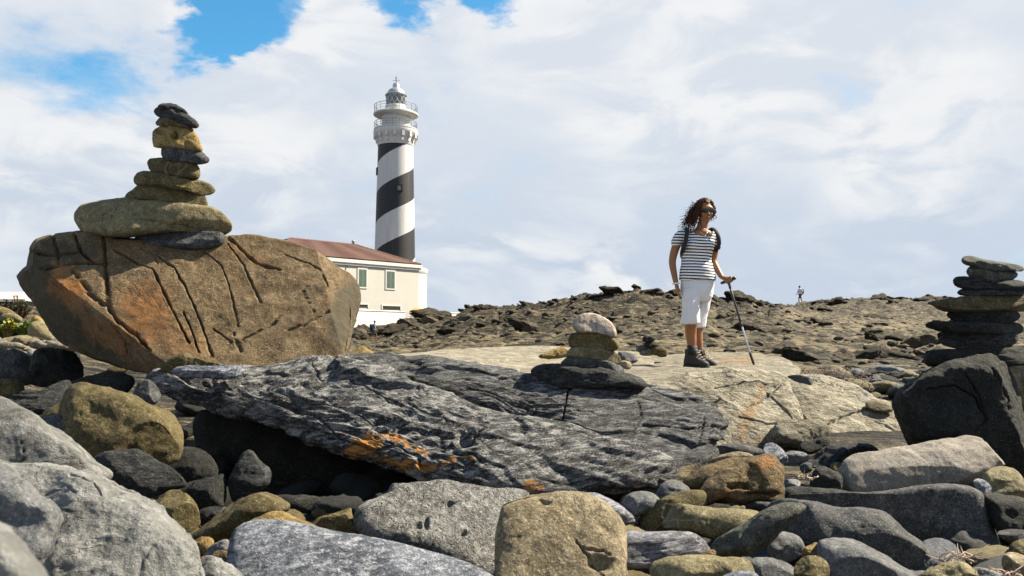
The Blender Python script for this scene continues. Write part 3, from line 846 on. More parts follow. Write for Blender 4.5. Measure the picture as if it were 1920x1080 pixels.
# --- the great boulder
def on_plane(px, py, pt, nn):
    r = ray(px, py); O = np.array((0, 0, CAM_Z)); nn = np.array(nn, float)
    return O + r * (((np.array(pt) - O) @ nn) / (r @ nn))
FP, FN = P(340, 690, 3.85), (.10, -.83, .55)
bA, bB = on_plane(84, 512, FP, FN), on_plane(322, 692, FP, FN)
rA, rB = on_plane(612, 532, FP, FN), on_plane(650, 672, FP, FN)
BO = [(33, 518), (52, 500), (57, 470), (70, 451), (118, 441), (160, 435), (195, 438), (215, 447), (300, 449), (420, 449), (474, 447), (547, 457), (602, 473), (640, 503), (672, 526), (676, 566), (668, 602), (655, 639), (646, 666), (620, 676), (547, 677), (437, 680), (365, 682), (317, 700), (237, 692), (175, 676), (135, 655), (109, 636), (90, 610), (72, 573), (46, 544)]
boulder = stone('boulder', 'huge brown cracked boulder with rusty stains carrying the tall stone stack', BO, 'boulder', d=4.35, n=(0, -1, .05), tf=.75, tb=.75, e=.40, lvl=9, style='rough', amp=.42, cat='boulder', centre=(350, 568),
      planes=[(FP, FN), plane_px(bA, bB, P(125, 654, 4.35) - (bA + bB) / 2, (-1, -.2, -.6)), plane_px(rA, rB, P(680, 560, 4.35) - (rA + rB) / 2, (1, -.5, -.6))],
      cracks=[([(193, 436), (197, 489), (204, 577), (219, 602), (255, 628), (281, 657)], 4.5, .075), ([(215, 467), (255, 493), (288, 507), (299, 533), (321, 577), (339, 613), (354, 642)], 3.2, .055),
              ([(292, 478), (328, 507), (350, 544), (368, 584), (383, 624), (397, 668)], 3.2, .055), ([(383, 475), (416, 500), (427, 529), (437, 566), (446, 610)], 2.4, .03), ([(427, 460), (456, 497), (470, 529), (489, 568)], 2.6, .04),
              ([(430, 450), (470, 486), (489, 498), (525, 506)], 4.0, .055), ([(452, 635), (489, 617), (512, 606), (525, 591)], 2.6, .04), ([(540, 619), (569, 610), (616, 584)], 2.6, .04), ([(345, 588), (361, 624), (372, 660)], 3.0, .055),
              ([(535, 478), (580, 493), (602, 507), (613, 537)], 2.2, .03), ([(135, 507), (157, 533), (175, 562), (197, 573)], 4.0, .06), ([(211, 610), (233, 639), (239, 664)], 3.2, .05), ([(265, 465), (290, 480), (296, 498)], 2.0, .025),
              ([(75, 505), (95, 500), (140, 492), (200, 495)], 6, .09), ([(140, 440), (150, 470), (175, 492)], 5, .09), ([(60, 470), (100, 480), (145, 470)], 5, .07), ([(100, 445), (110, 480), (105, 500)], 4, .06), ([(568, 545), (580, 570), (590, 585)], 2.0, .025), ([(437, 620), (452, 660)], 2.4, .035), ([(400, 615), (432, 640)], 2.2, .03)],
      crust_shades=[(60, 515, 42, 60, 15, .95), (115, 470, 55, 26, 10, .75), (170, 462, 30, 26, 20, .6), (110, 600, 34, 90, -38, .9), (190, 668, 80, 20, 20, .7), (648, 590, 36, 80, 10, .95), (610, 655, 18, 12, 0, .4)],  # dark crust, with shade of the underside and right recess painted in
      masks=[(125, 540, 55, 34, 45, .95), (275, 590, 62, 58, 60, .75), (200, 630, 60, 24, 40, .6), (340, 640, 60, 34, 20, .35), (460, 480, 50, 14, 20, .3)])
stone('wedge_stone', 'small ochre stone wedged under the foot of the huge boulder', [(300, 700), (330, 678), (350, 668), (380, 678), (420, 690), (410, 702), (350, 712)], 'olive', d=3.75, n=(0, -.8, .6), style='rough', cuts=2, lvl=6)
stone('corner_rock', 'ochre fractured rock at the right foot of the huge boulder', [(648, 662), (662, 650), (684, 652), (700, 660), (712, 668), (714, 676), (680, 682), (650, 682)], 'yellow', d=6.0, n=(0, -.85, .5), style='rough', cuts=4, lvl=6)

# --- tall stack on the boulder
CA = 'stones of the tall stack on the brown boulder'
def stack(items, d, depth, group, cat='stone', sx=0):
    for (name, label, pts, mat, style, extra) in items:
        kw = dict(style=style, d=d, n=(0, -1, .12), e=.58, cuts=2, lvl=6, cat=cat, group=group)
        w = (max(p[0] for p in pts) - min(p[0] for p in pts)) * d / F
        kw['tf'] = kw['tb'] = depth * (.6 * w + .12)
        kw.update(extra)
        stone(name, label, pts, mat, **kw)
stack([
 ('stack_stone', 'thin dark layered slab under the right half of the tall stack', [(255, 446), (275, 434), (328, 428), (394, 433), (418, 437), (419, 456), (396, 466), (365, 470), (317, 464), (273, 459)], 'charcoal', 'strata', dict(e=.5)),
 ('stack_stone', 'widest lowest pale olive stone of the tall stack', [(141, 405), (149, 390), (171, 379), (219, 372), (292, 373), (346, 381), (394, 389), (419, 401), (434, 420), (434, 434), (419, 441), (394, 437), (328, 435), (270, 440), (237, 444), (197, 444), (157, 436), (146, 424)], 'olive_pale', 'rough', dict(amp=.6, cracks=[([(150, 415), (230, 408), (300, 415), (395, 432)], 2.5, .02)])),
 ('stack_stone', 'trapezoid brown stone second above the base of the tall stack', [(234, 373), (248, 356), (261, 345), (284, 342), (350, 349), (376, 360), (386, 376), (382, 389), (346, 387), (292, 380)], 'olive', 'rough', dict(amp=.75)),
 ('stack_stone', 'long flat olive stone tapering right, third above the base of the tall stack', [(251, 337), (258, 325), (277, 321), (328, 328), (368, 337), (397, 348), (406, 358), (397, 365), (372, 364), (346, 357), (292, 350), (259, 348)], 'olive', 'rough', dict(amp=.75)),
 ('stack_stone', 'plump olive stone under the pointed grey one in the tall stack', [(275, 309), (281, 297), (317, 297), (350, 302), (370, 309), (375, 323), (371, 336), (346, 335), (303, 328), (283, 324)], 'olive', 'rough', dict(amp=.75)),
 ('stack_stone', 'grey slate with pointed right tip below the ochre block of the tall stack', [(281, 286), (292, 277), (314, 272), (346, 275), (372, 282), (392, 298), (383, 307), (357, 307), (328, 303), (292, 299)], 'charcoal', 'strata', dict(cuts=2)),
 ('stack_stone', 'ochre block with a round hole in the tall stack', [(281, 245), (292, 234), (328, 232), (350, 236), (366, 248), (378, 278), (373, 284), (343, 282), (306, 277), (290, 275), (284, 258)], 'yellow', 'rough', dict(e=.5, depth=.4, amp=.8, holes=[(326, 252, (7, 8), .06), (300, 244, (8, 5), .03)]) if False else dict(e=.5, amp=.8, holes=[(326, 252, (6, 7.5), .05), (300, 244, (8, 5), .02)])),
 ('stack_stone', 'thin olive stone on the ochre block of the tall stack', [(293, 227), (303, 219), (328, 222), (350, 231), (360, 240), (350, 242), (321, 237), (295, 235)], 'olive', 'rough', dict(amp=.75)),
 ('stack_stone', 'black tilted stone second from the top of the tall stack', [(288, 209), (295, 201), (310, 200), (350, 215), (368, 226), (373, 236), (365, 241), (346, 236), (321, 225), (295, 219)], 'slate', 'rough', dict(amp=.75)),
 ('stack_stone', 'topmost small dark stone of the tall stack', [(297, 198), (310, 192), (328, 195), (346, 206), (353, 215), (346, 218), (321, 208), (299, 204)], 'slate', 'rough', dict(amp=.75)),
], 4.30, .27, CA)

# --- middle stack
stack([
 ('stack_stone', 'wide black jagged base slab of the middle stack', [(995, 697), (1010, 686), (1053, 683), (1123, 687), (1173, 701), (1203, 712), (1214, 722), (1203, 727), (1173, 727), (1140, 727), (1090, 731), (1040, 727), (1010, 713)], 'slate', 'strata', dict(cuts=1)),
 ('stack_stone', 'dark layered stone second from the bottom of the middle stack', [(1053, 684), (1060, 672), (1077, 667), (1107, 671), (1140, 677), (1163, 687), (1170, 695), (1160, 700), (1123, 695), (1090, 691)], 'charcoal', 'strata', {}),
 ('stack_stone', 'grey-green rounded stone third from the bottom of the middle stack', [(1063, 663), (1073, 651), (1100, 647), (1133, 652), (1157, 662), (1165, 677), (1157, 684), (1123, 681), (1090, 673), (1067, 670)], 'olive_pale', 'rough', dict(amp=.75)),
 ('stack_stone', 'smooth olive stone below the pink top of the middle stack', [(1066, 641), (1070, 627), (1090, 622), (1123, 622), (1150, 632), (1161, 645), (1154, 657), (1133, 658), (1100, 652), (1073, 652)], 'olive', 'rough', dict(amp=.75)),
 ('stack_stone', 'pale pink pitted stone on top of the middle stack', [(1073, 606), (1087, 592), (1107, 587), (1130, 594), (1147, 606), (1156, 623), (1151, 634), (1120, 626), (1090, 625), (1077, 619)], 'pink', 'cobble', dict(cuts=1)),
], 4.15, .32, 'stones of the middle stack')

# --- right stack
stack([
 ('stack_stone', 'topmost flat grey stone of the right stack, sloping right', [(1804, 488), (1809, 481), (1824, 481), (1853, 489), (1907, 496), (1920, 503), (1917, 508), (1898, 509), (1865, 511), (1844, 507), (1824, 500), (1809, 495)], 'greygreen', 'rough', dict(amp=.6)),
 ('stack_stone', 'second grey stone from the top of the right stack', [(1812, 509), (1818, 500), (1830, 498), (1865, 507), (1901, 508), (1908, 516), (1898, 525), (1877, 531), (1847, 531), (1824, 525)], 'greygreen', 'rough', dict(amp=.6)),
 ('stack_stone', 'third stone from the top of the right stack, reaching out of frame', [(1786, 527), (1794, 519), (1818, 520), (1847, 528), (1886, 528), (1901, 524), (1920, 529), (1936, 538), (1920, 545), (1892, 546), (1833, 543), (1797, 538)], 'slate', 'strata', {}),
 ('stack_stone', 'thin grey slate just above the olive plank of the right stack', [(1797, 548), (1809, 540), (1833, 540), (1892, 543), (1920, 543), (1942, 548), (1920, 556), (1847, 557), (1806, 554)], 'slate', 'strata', {}),
 ('stack_stone', 'long pointed olive plank of stone in the right stack', [(1737, 568), (1773, 560), (1847, 554), (1920, 554), (1968, 558), (1968, 573), (1920, 582), (1877, 584), (1788, 584), (1764, 581), (1750, 574)], 'olive', 'rough', dict(amp=.75)),
 ('stack_stone', 'black lens-shaped stone under the olive plank of the right stack', [(1775, 590), (1785, 583), (1818, 579), (1877, 580), (1904, 583), (1913, 593), (1904, 602), (1871, 608), (1818, 608), (1785, 600)], 'dark', 'rough', dict(amp=.5)),
 ('stack_stone', 'thin black slate fourth from the bottom of the right stack', [(1736, 608), (1747, 603), (1773, 603), (1818, 603), (1877, 605), (1913, 607), (1927, 616), (1913, 625), (1847, 628), (1788, 624), (1741, 614)], 'dark', 'strata', {}),
 ('stack_stone', 'black block with pale right end in the right stack', [(1760, 629), (1767, 622), (1818, 623), (1856, 626), (1904, 622), (1906, 638), (1886, 655), (1847, 659), (1806, 655), (1770, 647)], 'slate', 'strata', dict(e=.5)),
 ('stack_stone', 'long black bottom slab of the right stack', [(1736, 661), (1788, 656), (1847, 652), (1920, 649), (1972, 649), (1972, 680), (1920, 683), (1877, 686), (1759, 687), (1737, 683)], 'dark', 'strata', dict(e=.4)),
], 3.7, .30, 'stones of the right stack')
stone('boulder', 'black angular boulder under the right stack', [(1830 + (x_ - 1830) * .985, y_ + 1) for (x_, y_) in [(1672, 755), (1690, 727), (1723, 703), (1759, 684), (1794, 670), (1853, 667), (1868, 678), (1888, 688), (1903, 721), (1918, 756), (1945, 800), (1965, 850), (1900, 892), (1800, 885), (1720, 850), (1690, 800)]], 'dark', d=3.65, n=(-.05, -1, -.05), tf=.30, tb=.35, e=.5, lvl=7, style='rough', amp=.9, cuts=0, cat='boulder',
      planes=[(P(1800, 770, 3.3), (-.25, -.95, -.15)), (P(1890, 760, 3.4), (.75, -.6, .25)), (P(1745, 800, 3.25), (-.5, -.75, .42))], cracks=[([(1810, 700), (1835, 740), (1850, 780)], 3, .03), ([(1738, 730), (1790, 722), (1830, 745), (1850, 790), (1830, 808)], 3, .04), ([(1860, 690), (1885, 740), (1900, 790)], 3, .03)])
stone('tan_rock', 'tan rock face behind the black boulder at the right edge', [(1882, 690), (1920, 684), (1985, 684), (1985, 780), (1930, 782), (1905, 735)], 'tan', d=4.3, n=(.2, -.8, .55), tf=.1, tb=.3, e=.5, style='rough', cat='rock')

# --- stones of the beach, right half
B = 'loose beach stones'
def cob(label, pts, mat, name='beach_stone', **kw):
    return stone(name, label, pts, mat, **kw)
cob('long flat rosy-grey stone below the black boulder', [(1577, 883), (1583, 871), (1598, 862), (1648, 855), (1693, 843), (1737, 837), (1784, 830), (1802, 826), (1826, 826), (1855, 834), (1885, 842), (1895, 853), (1889, 868), (1873, 876), (1850, 892), (1820, 902), (1796, 910), (1752, 913), (1690, 918), (1642, 924), (1613, 926), (1586, 908)], 'rosy', d=3.25, n=(0, -.62, .78), tf=.055, tb=.16, e=.55, lvl=7)
cob('thick black-fronted slab with a pale rim, lower right', [(1478, 938), (1500, 932), (1545, 928), (1590, 925), (1633, 925), (1678, 920), (1722, 912), (1767, 909), (1802, 910), (1828, 917), (1846, 932), (1855, 961), (1867, 997), (1879, 1035), (1890, 1078), (1850, 1100), (1760, 1090), (1690, 1050), (1600, 1000), (1520, 965)], 'charcoal', d=2.75, n=(.05, -1, -.02), tf=.12, tb=.30, e=.24, lvl=7, style='rough', amp=.35, planes=[(P(1700, 990, 2.66), (-.10, -.97, -.16))])
cob('smooth dark grey stone in front of the black-fronted slab', [(1425, 943), (1470, 938), (1530, 947), (1559, 953), (1604, 953), (1642, 959), (1669, 969), (1690, 987), (1719, 1008), (1743, 1026), (1762, 1049), (1757, 1066), (1737, 1080), (1690, 1090), (1620, 1080), (1540, 1050), (1480, 1020), (1440, 985)], 'charcoal', d=2.5, n=(0, -.95, .3), tf=.13, tb=.16, e=.5, lvl=7, style='cobble')
cob('speckled grey oval stone at the bottom, right of centre', [(1531, 1030), (1538, 1012), (1565, 1005), (1604, 1008), (1633, 1022), (1666, 1039), (1695, 1060), (1717, 1080), (1712, 1112), (1640, 1125), (1575, 1105), (1540, 1065)], 'grey', d=2.12, n=(0, -.8, .6), lvl=7, style='cobble')
cob('grey-green stone leaning diagonally over round pebbles', [(1333, 1029), (1347, 1010), (1373, 992), (1407, 971), (1441, 953), (1472, 943), (1501, 943), (1512, 951), (1502, 966), (1474, 989), (1454, 1010), (1422, 1036), (1405, 1047), (1381, 1042), (1342, 1040)], 'greygreen', d=2.26, n=(-.2, -.95, .3), lvl=7, tf=.07, tb=.05)
cob('round blue-grey pebble under the leaning stone', ellipse(1472, 1026, 33, 31, 0, 2.1), 'grey', d=2.33, lvl=6)
cob('small pale pebble behind the leaning stone', ellipse(1484, 992, 17, 22, 0, 2.1), 'tan', d=2.5, lvl=5)
cob('long pale olive stone left of the leaning stone', [(1232, 962), (1245, 949), (1275, 945), (1306, 950), (1355, 953), (1394, 953), (1433, 957), (1445, 978), (1405, 1000), (1363, 1010), (1340, 1012), (1306, 1003), (1269, 998), (1238, 985)], 'olive_pale', d=2.5, lvl=7)
cob('olive stone hooking round the long pale olive one', [(1204, 952), (1225, 937), (1277, 924), (1316, 918), (1330, 930), (1318, 960), (1300, 995), (1225, 1000), (1202, 993), (1197, 968)], 'olive', d=2.72, lvl=6)
cob('rusty brown knobbly rock on top of the pile right of centre', [(1314, 917), (1342, 886), (1363, 875), (1394, 861), (1426, 850), (1449, 850), (1463, 864), (1472, 881), (1470, 904), (1466, 936), (1446, 940), (1420, 938), (1386, 946), (1353, 938), (1327, 948), (1312, 936)], 'rust', d=2.8, n=(0, -.9, .43), e=.55, lvl=7, style='rough', amp=.9, masks=[(1435, 868, 22, 16, 0, .9), (1365, 925, 30, 14, 0, .4)], holes=[(1385, 912, (22, 5), .03), (1430, 928, (30, 6), .03)])
cob('brown rock tucked behind the rusty knobbly one', [(1278, 905), (1306, 882), (1342, 864), (1394, 856), (1425, 870), (1385, 905), (1340, 920), (1290, 920)], 'rust', d=3.05, lvl=6, style='rough', amp=.6)
cob('round grey pebble at the foot of the dark slab, upper one', [(1228, 930), (1245, 903), (1264, 899), (1284, 908), (1298, 923), (1290, 942), (1250, 946)], 'grey', d=2.95, lvl=6)
cob('round grey pebble at the foot of the dark slab, lower one', [(1164, 944), (1182, 924), (1212, 921), (1237, 934), (1232, 956), (1195, 970), (1170, 962)], 'grey', d=2.75, lvl=6)
cob('banded white and lilac stone right of the square rock', [(1150, 1000), (1173, 996), (1238, 996), (1290, 996), (1311, 1005), (1327, 1023), (1331, 1035), (1310, 1050), (1251, 1058), (1215, 1066), (1160, 1068), (1145, 1030)], 'lilac', d=2.4, n=(0, -.85, .53), e=.6, lvl=7, style='strata', strata=(0, .2, 1), amp=.6)
cob('white and black banded stone behind the square rock', [(1090, 930), (1120, 925), (1160, 945), (1190, 965), (1200, 985), (1170, 992), (1130, 975)], 'lilac', d=2.75, lvl=6, style='strata', strata=(.4, 0, 1), amp=.7)
cob('smooth olive stone along the bottom edge', [(1218, 1064), (1230, 1050), (1264, 1044), (1329, 1041), (1381, 1044), (1415, 1052), (1429, 1067), (1427, 1088), (1400, 1102), (1330, 1108), (1245, 1102), (1220, 1084)], 'olive_pale', d=2.02, lvl=7)
cob('grey stone right of the smooth olive one at the bottom edge', [(1400, 1052), (1433, 1045), (1467, 1052), (1493, 1067), (1505, 1088), (1470, 1110), (1420, 1105)], 'grey', d=2.08, lvl=6)
cob('small blue pebble cut by the bottom edge', ellipse(1390, 1092, 37, 23, 0), 'blue', d=1.85, lvl=6)
cob('tiny brown stone between the banded and the leaning stone', ellipse(1330, 1041, 14, 11, 0), 'rust', d=2.2, lvl=5)
cob('flat dark slab edge left of the black-fronted slab', [(1462, 918), (1500, 914), (1577, 919), (1600, 927), (1560, 935), (1480, 936)], 'slate', d=3.0, n=(0, -.75, .65), tf=.04, tb=.08, lvl=6, style='strata')
cob('black and white pebble beside the dry twigs', [(1519, 902), (1529, 878), (1547, 874), (1568, 883), (1580, 895), (1577, 916), (1566, 926), (1524, 926)], 'slate', d=3.15, lvl=6, cuts=2)
cob('dark pointed rock left of the rosy-grey stone', [(1500, 868), (1527, 850), (1559, 837), (1589, 834), (1627, 831), (1644, 840), (1650, 850), (1640, 858), (1604, 868), (1577, 878), (1540, 880)], 'slate', d=3.7, lvl=6, style='rough', cuts=2)
cob('dark box-shaped stone below the bedrock wedge', [(1500, 833), (1544, 819), (1555, 824), (1552, 838), (1521, 852), (1500, 848)], 'dark', d=4.2, e=.4, lvl=6, style='rough', amp=.5)
cob('dark flat stone under the ruddy bedrock seam', [(1335, 848), (1342, 835), (1368, 830), (1394, 833), (1420, 841), (1434, 849), (1410, 860), (1360, 860)], 'charcoal', d=3.75, lvl=6)
cob('pale flat stone above the brown rocks', [(1327, 866), (1358, 851), (1389, 847), (1412, 853), (1396, 866), (1342, 876)], 'tan', d=3.4, lvl=6)
cob('blue-violet upright pebble above the rusty rock', [(1431, 846), (1436, 832), (1452, 832), (1466, 842), (1477, 858), (1473, 870), (1458, 868), (1444, 858)], 'blue', d=3.3, lvl=6)
cob('flat grey pebble right of the blue-violet one', ellipse(1494, 857, 24, 11, 5), 'grey', d=3.5, lvl=5)
cob('small pale pebble under the dry twigs', ellipse(1484, 908, 16, 11, 0), 'grey', d=3.1, lvl=5)
cob('small grey pebble right of the rusty rock', ellipse(1512, 877, 13, 10, 0), 'charcoal', d=3.4, lvl=5)
cob('small olive pebble left of the rosy-grey stone', ellipse(1567, 876, 11, 10, 0), 'olive', d=3.4, lvl=5)
cob('pale round stone at the right edge under the black boulder', [(1838, 900), (1858, 878), (1879, 874), (1902, 880), (1922, 902), (1940, 935), (1900, 950), (1858, 940)], 'olive_pale', d=3.0, lvl=6)
cob('small blue-white pebble between the rosy and the pale round stone', [(1824, 903), (1838, 898), (1856, 908), (1864, 924), (1840, 930)], 'blue', d=2.95, lvl=5)
cob('dark flat slab at the right edge', [(1842, 925), (1885, 930), (1935, 943), (1960, 990), (1905, 1010), (1866, 990), (1850, 955)], 'dark', d=2.7, lvl=6, style='rough', amp=.6)
cob('olive round pebble at the right edge near the bottom', [(1892, 1024), (1915, 1011), (1942, 1020), (1935, 1048), (1900, 1044)], 'olive', d=2.4, lvl=5)
cob('dark flat pebble at the right edge above the olive one', ellipse(1903, 1004, 34, 13, 8), 'charcoal', d=2.5, lvl=5)
cob('pale pebble in the bottom right corner', ellipse(1908, 1058, 34, 20, 15), 'tan', d=2.2, lvl=5)
cob('pale broken stone at the bottom near the twigs', [(1722, 1080), (1765, 1057), (1817, 1057), (1835, 1092), (1745, 1108)], 'olive_pale', d=2.05, lvl=6, style='rough', cuts=2)
cob('flat white stone at the bottom right', [(1812, 1064), (1870, 1070), (1900, 1087), (1835, 1104)], 'pitted', d=2.1, lvl=5)
cob('dark olive stone at the bottom left of the speckled oval', ellipse(1522, 1068, 32, 28, 0), 'olive', d=2.0, lvl=6)
cob('olive driftwood-like chip beside the speckled oval', [(1502, 1044), (1510, 1026), (1523, 1020), (1531, 1016), (1538, 1047)], 'yellow', d=2.15, lvl=5, style='rough', cuts=2)

# --- stones of the beach, left half
cob('big squarish tan rock with a split corner at the bottom centre', [(928, 1032), (930, 1003), (937, 967), (943, 951), (972, 941), (1016, 929), (1047, 921), (1084, 921), (1107, 927), (1133, 940), (1155, 963), (1171, 986), (1174, 1021), (1173, 1062), (1168, 1120), (1050, 1128), (940, 1120), (926, 1070)], 'tan', name='square_rock', cat='rock', d=2.2, n=(.06, -.80, .60), tf=.06, tb=.22, e=.42, lvl=8, style='rough', amp=.45,
    cracks=[([(1080, 1016), (1100, 1040), (1122, 1068), (1132, 1085)], 3.0, .03), ([(1090, 1028), (1130, 1034), (1145, 1040)], 3.0, .02), ([(1010, 935), (1030, 945)], 4, .015), ([(955, 1008), (978, 1007)], 1.5, .008)], holes=[(1125, 1056, (24, 13), .03), (1022, 942, (12, 4), .010)])
cob('white pitted rock left of the square tan rock', [(661, 970), (686, 953), (725, 937), (728, 921), (777, 919), (803, 916), (842, 917), (900, 928), (935, 934), (985, 938), (985, 1020), (950, 1090), (870, 1085), (800, 1050), (740, 1030), (690, 1015)], 'pitted', name='pitted_rock', cat='rock', d=2.55, n=(.28, -.62, .73), tf=.07, tb=.25, e=.45, lvl=8, style='rough', amp=.5, holes=[(785, 985, (10, 6), .02), (800, 980, (5, 12), .02), (870, 1000, (8, 6), .02), (845, 945, (6, 5), .015)])
cob('long bluish-white stone lying along the bottom left of centre', [(425, 1036), (437, 1003), (457, 984), (486, 977), (525, 979), (569, 984), (608, 993), (660, 1002), (712, 1012), (765, 1025), (817, 1039), (869, 1054), (912, 1072), (945, 1095), (940, 1135), (800, 1160), (600, 1160), (470, 1140), (430, 1090)], 'blue', d=2.0, n=(.32, -.66, .68), tf=.09, tb=.16, e=.6, lvl=8, style='rough', amp=.35)
cob('olive dome-shaped stone behind the bluish-white one', [(450, 992), (488, 968), (509, 959), (535, 959), (558, 971), (600, 992), (580, 1010), (480, 1010)], 'yellow', d=2.4, lvl=6)
cob('olive pointed rock between the dome and the pitted rock', [(567, 980), (624, 964), (653, 953), (659, 956), (662, 977), (673, 995), (665, 1006), (600, 1002)], 'olive', d=2.5, lvl=6, style='rough', cuts=2)
cob('brown cobble with a pale vein lying diagonally', [(360, 1008), (380, 984), (400, 969), (426, 950), (452, 934), (483, 923), (512, 917), (530, 923), (543, 938), (542, 957), (514, 965), (482, 976), (456, 994), (439, 1008), (400, 1014)], 'olive', d=2.55, lvl=7)
cob('pointed speckled grey cobble in the mouth of the hollow', [(428, 906), (438, 878), (452, 851), (468, 841), (479, 849), (492, 868), (508, 883), (506, 906), (480, 924), (452, 940), (434, 940)], 'slate', d=2.95, lvl=6)  # slate tone puts the slab's cast shadow into the colour
cob('large round olive boulder left of the dark hollow', [(126, 822), (129, 788), (140, 760), (158, 738), (179, 732), (211, 738), (246, 750), (292, 767), (318, 788), (328, 823), (320, 860), (274, 882), (197, 884), (160, 876), (140, 853)], 'olive', name='olive_boulder', cat='boulder', d=3.2, n=(-.1, -.85, .5), e=.7, lvl=7, style='cobble', amp=1.3)
cob('flat dark rock in front of the round olive boulder', [(165, 880), (197, 864), (246, 861), (267, 857), (301, 876), (348, 907), (301, 922), (271, 934), (220, 918)], 'slate', d=2.8, n=(0, -.7, .7), lvl=6, style='rough', cuts=2)
cob('round dark cobble below the flat dark rock', [(285, 948), (305, 925), (331, 917), (353, 928), (371, 953), (375, 983), (348, 1000), (310, 980)], 'olive', d=2.6, lvl=6)
cob('dark glossy rock beside the pointed cobble', [(350, 920), (383, 889), (420, 889), (420, 950), (373, 950)], 'dark', d=2.9, lvl=6, style='rough', cuts=3)
cob('small slate pebble below the dark glossy rock', ellipse(392, 966, 28, 16, -10), 'slate', d=2.65, lvl=5)
cob('small ochre pebble in the gap beside the white rock', ellipse(380, 1021, 20, 15, 0), 'yellow', d=2.35, lvl=5)
cob('blue-grey pebble touching the bluish-white stone', ellipse(410, 1028, 23, 13, -30), 'grey', d=2.3, lvl=5)
cob('tan chip below the blue-grey pebble', ellipse(416, 1043, 18, 12, 0), 'rust', d=2.2, lvl=5)
cob('upper white limestone rock at the left edge', [(-80, 752), (0, 765), (21, 770), (53, 786), (81, 800), (106, 821), (125, 844), (150, 862), (168, 880), (134, 905), (60, 920), (-80, 920)], 'white', name='white_rock', cat='rock', d=2.1, n=(.05, -.74, .62), tf=.10, tb=.25, e=.6, lvl=7, style='rough', amp=.6, cracks=[([(40, 830), (48, 860), (30, 876)], 3, .02), ([(108, 838), (120, 850)], 3, .02)])
cob('big white limestone rock filling the lower left corner', [(-120, 868), (0, 872), (84, 868), (134, 875), (178, 889), (231, 917), (269, 942), (301, 966), (336, 994), (368, 1016), (376, 1045), (379, 1080), (360, 1160), (150, 1220), (-120, 1220)], 'white', name='white_rock', cat='rock', d=1.55, n=(.0, -.74, .60), tf=.11, tb=.3, e=.62, lvl=7, style='rough', amp=1.0,
    cracks=[([(78, 922), (105, 915), (118, 905), (140, 922)], 2.5, .008), ([(130, 890), (175, 905), (190, 920)], 3, .012), ([(290, 1020), (265, 1050), (262, 1080)], 6, .008)])
cob('weathered grey lump in front of the big white rock at the left edge', [(-100, 876), (0, 878), (35, 897), (53, 911), (70, 929), (108, 953), (112, 981), (99, 1010), (80, 1050), (40, 1075), (-100, 1060)], 'grey', name='grey_rock', cat='rock', d=1.3, n=(.1, -.9, .42), tf=.10, tb=.15, e=.6, lvl=7, style='rough')
cob('white lobe at the lower right of the big white rock', [(355, 1075), (390, 1040), (422, 1054), (455, 1082), (440, 1130), (370, 1130)], 'white', d=1.75, lvl=6, style='rough')
cob('blurred pale rock closest to the camera in the corner', [(-80, 965), (0, 985), (21, 1000), (53, 1038), (84, 1080), (95, 1180), (-80, 1180)], 'white', name='near_rock', cat='rock', d=.42, n=(.3, -.7, .65), tf=.03, tb=.06, lvl=6)
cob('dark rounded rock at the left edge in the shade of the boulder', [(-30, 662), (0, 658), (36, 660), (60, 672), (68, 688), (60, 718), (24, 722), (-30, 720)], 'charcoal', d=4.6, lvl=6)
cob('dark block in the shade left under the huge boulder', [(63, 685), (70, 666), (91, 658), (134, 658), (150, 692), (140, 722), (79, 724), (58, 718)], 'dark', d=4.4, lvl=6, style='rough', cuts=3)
cob('olive flat stone at the left edge', [(-30, 714), (24, 710), (39, 719), (42, 736), (24, 750), (-30, 750)], 'olive', d=4.1, lvl=6)
cob('bluish slate flake lying left of the round olive boulder', [(-5, 764), (46, 738), (88, 738), (130, 712), (122, 740), (84, 772), (20, 776)], 'slate', d=3.6, n=(0, -.6, .8), tf=.03, tb=.06, lvl=6, style='strata', strata=(0, 0, 1))
cob('brown rock behind the round olive boulder', [(75, 780), (120, 748), (160, 734), (165, 800), (110, 805)], 'olive', d=3.5, lvl=6)
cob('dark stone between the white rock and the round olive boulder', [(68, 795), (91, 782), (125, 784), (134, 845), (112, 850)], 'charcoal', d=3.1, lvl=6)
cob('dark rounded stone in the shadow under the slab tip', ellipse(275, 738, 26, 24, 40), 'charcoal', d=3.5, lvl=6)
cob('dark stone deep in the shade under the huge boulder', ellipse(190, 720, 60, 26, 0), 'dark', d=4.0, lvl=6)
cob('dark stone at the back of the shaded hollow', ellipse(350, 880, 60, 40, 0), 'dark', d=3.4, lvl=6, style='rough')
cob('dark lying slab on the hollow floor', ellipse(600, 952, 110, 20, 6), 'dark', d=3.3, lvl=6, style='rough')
# behind the middle stack and on the sheet
cob('ochre triangular stone behind the middle stack', [(1010, 668), (1040, 655), (1062, 652), (1068, 668), (1030, 673)], 'yellow', d=5.6, lvl=5, style='rough', cuts=3)
cob('tan pebble right behind the middle stack', ellipse(1172, 684, 13, 8, 15), 'tan', d=5.4, lvl=5)
cob('grey layered chip right behind the middle stack', [(1160, 660), (1185, 662), (1197, 676), (1180, 682), (1162, 674)], 'grey', d=5.7, lvl=5, style='strata')
cob('white lone stone on the far edge of the cream sheet', [(770, 672), (785, 665), (800, 667), (808, 673), (790, 678)], 'white', d=8.8, lvl=5)
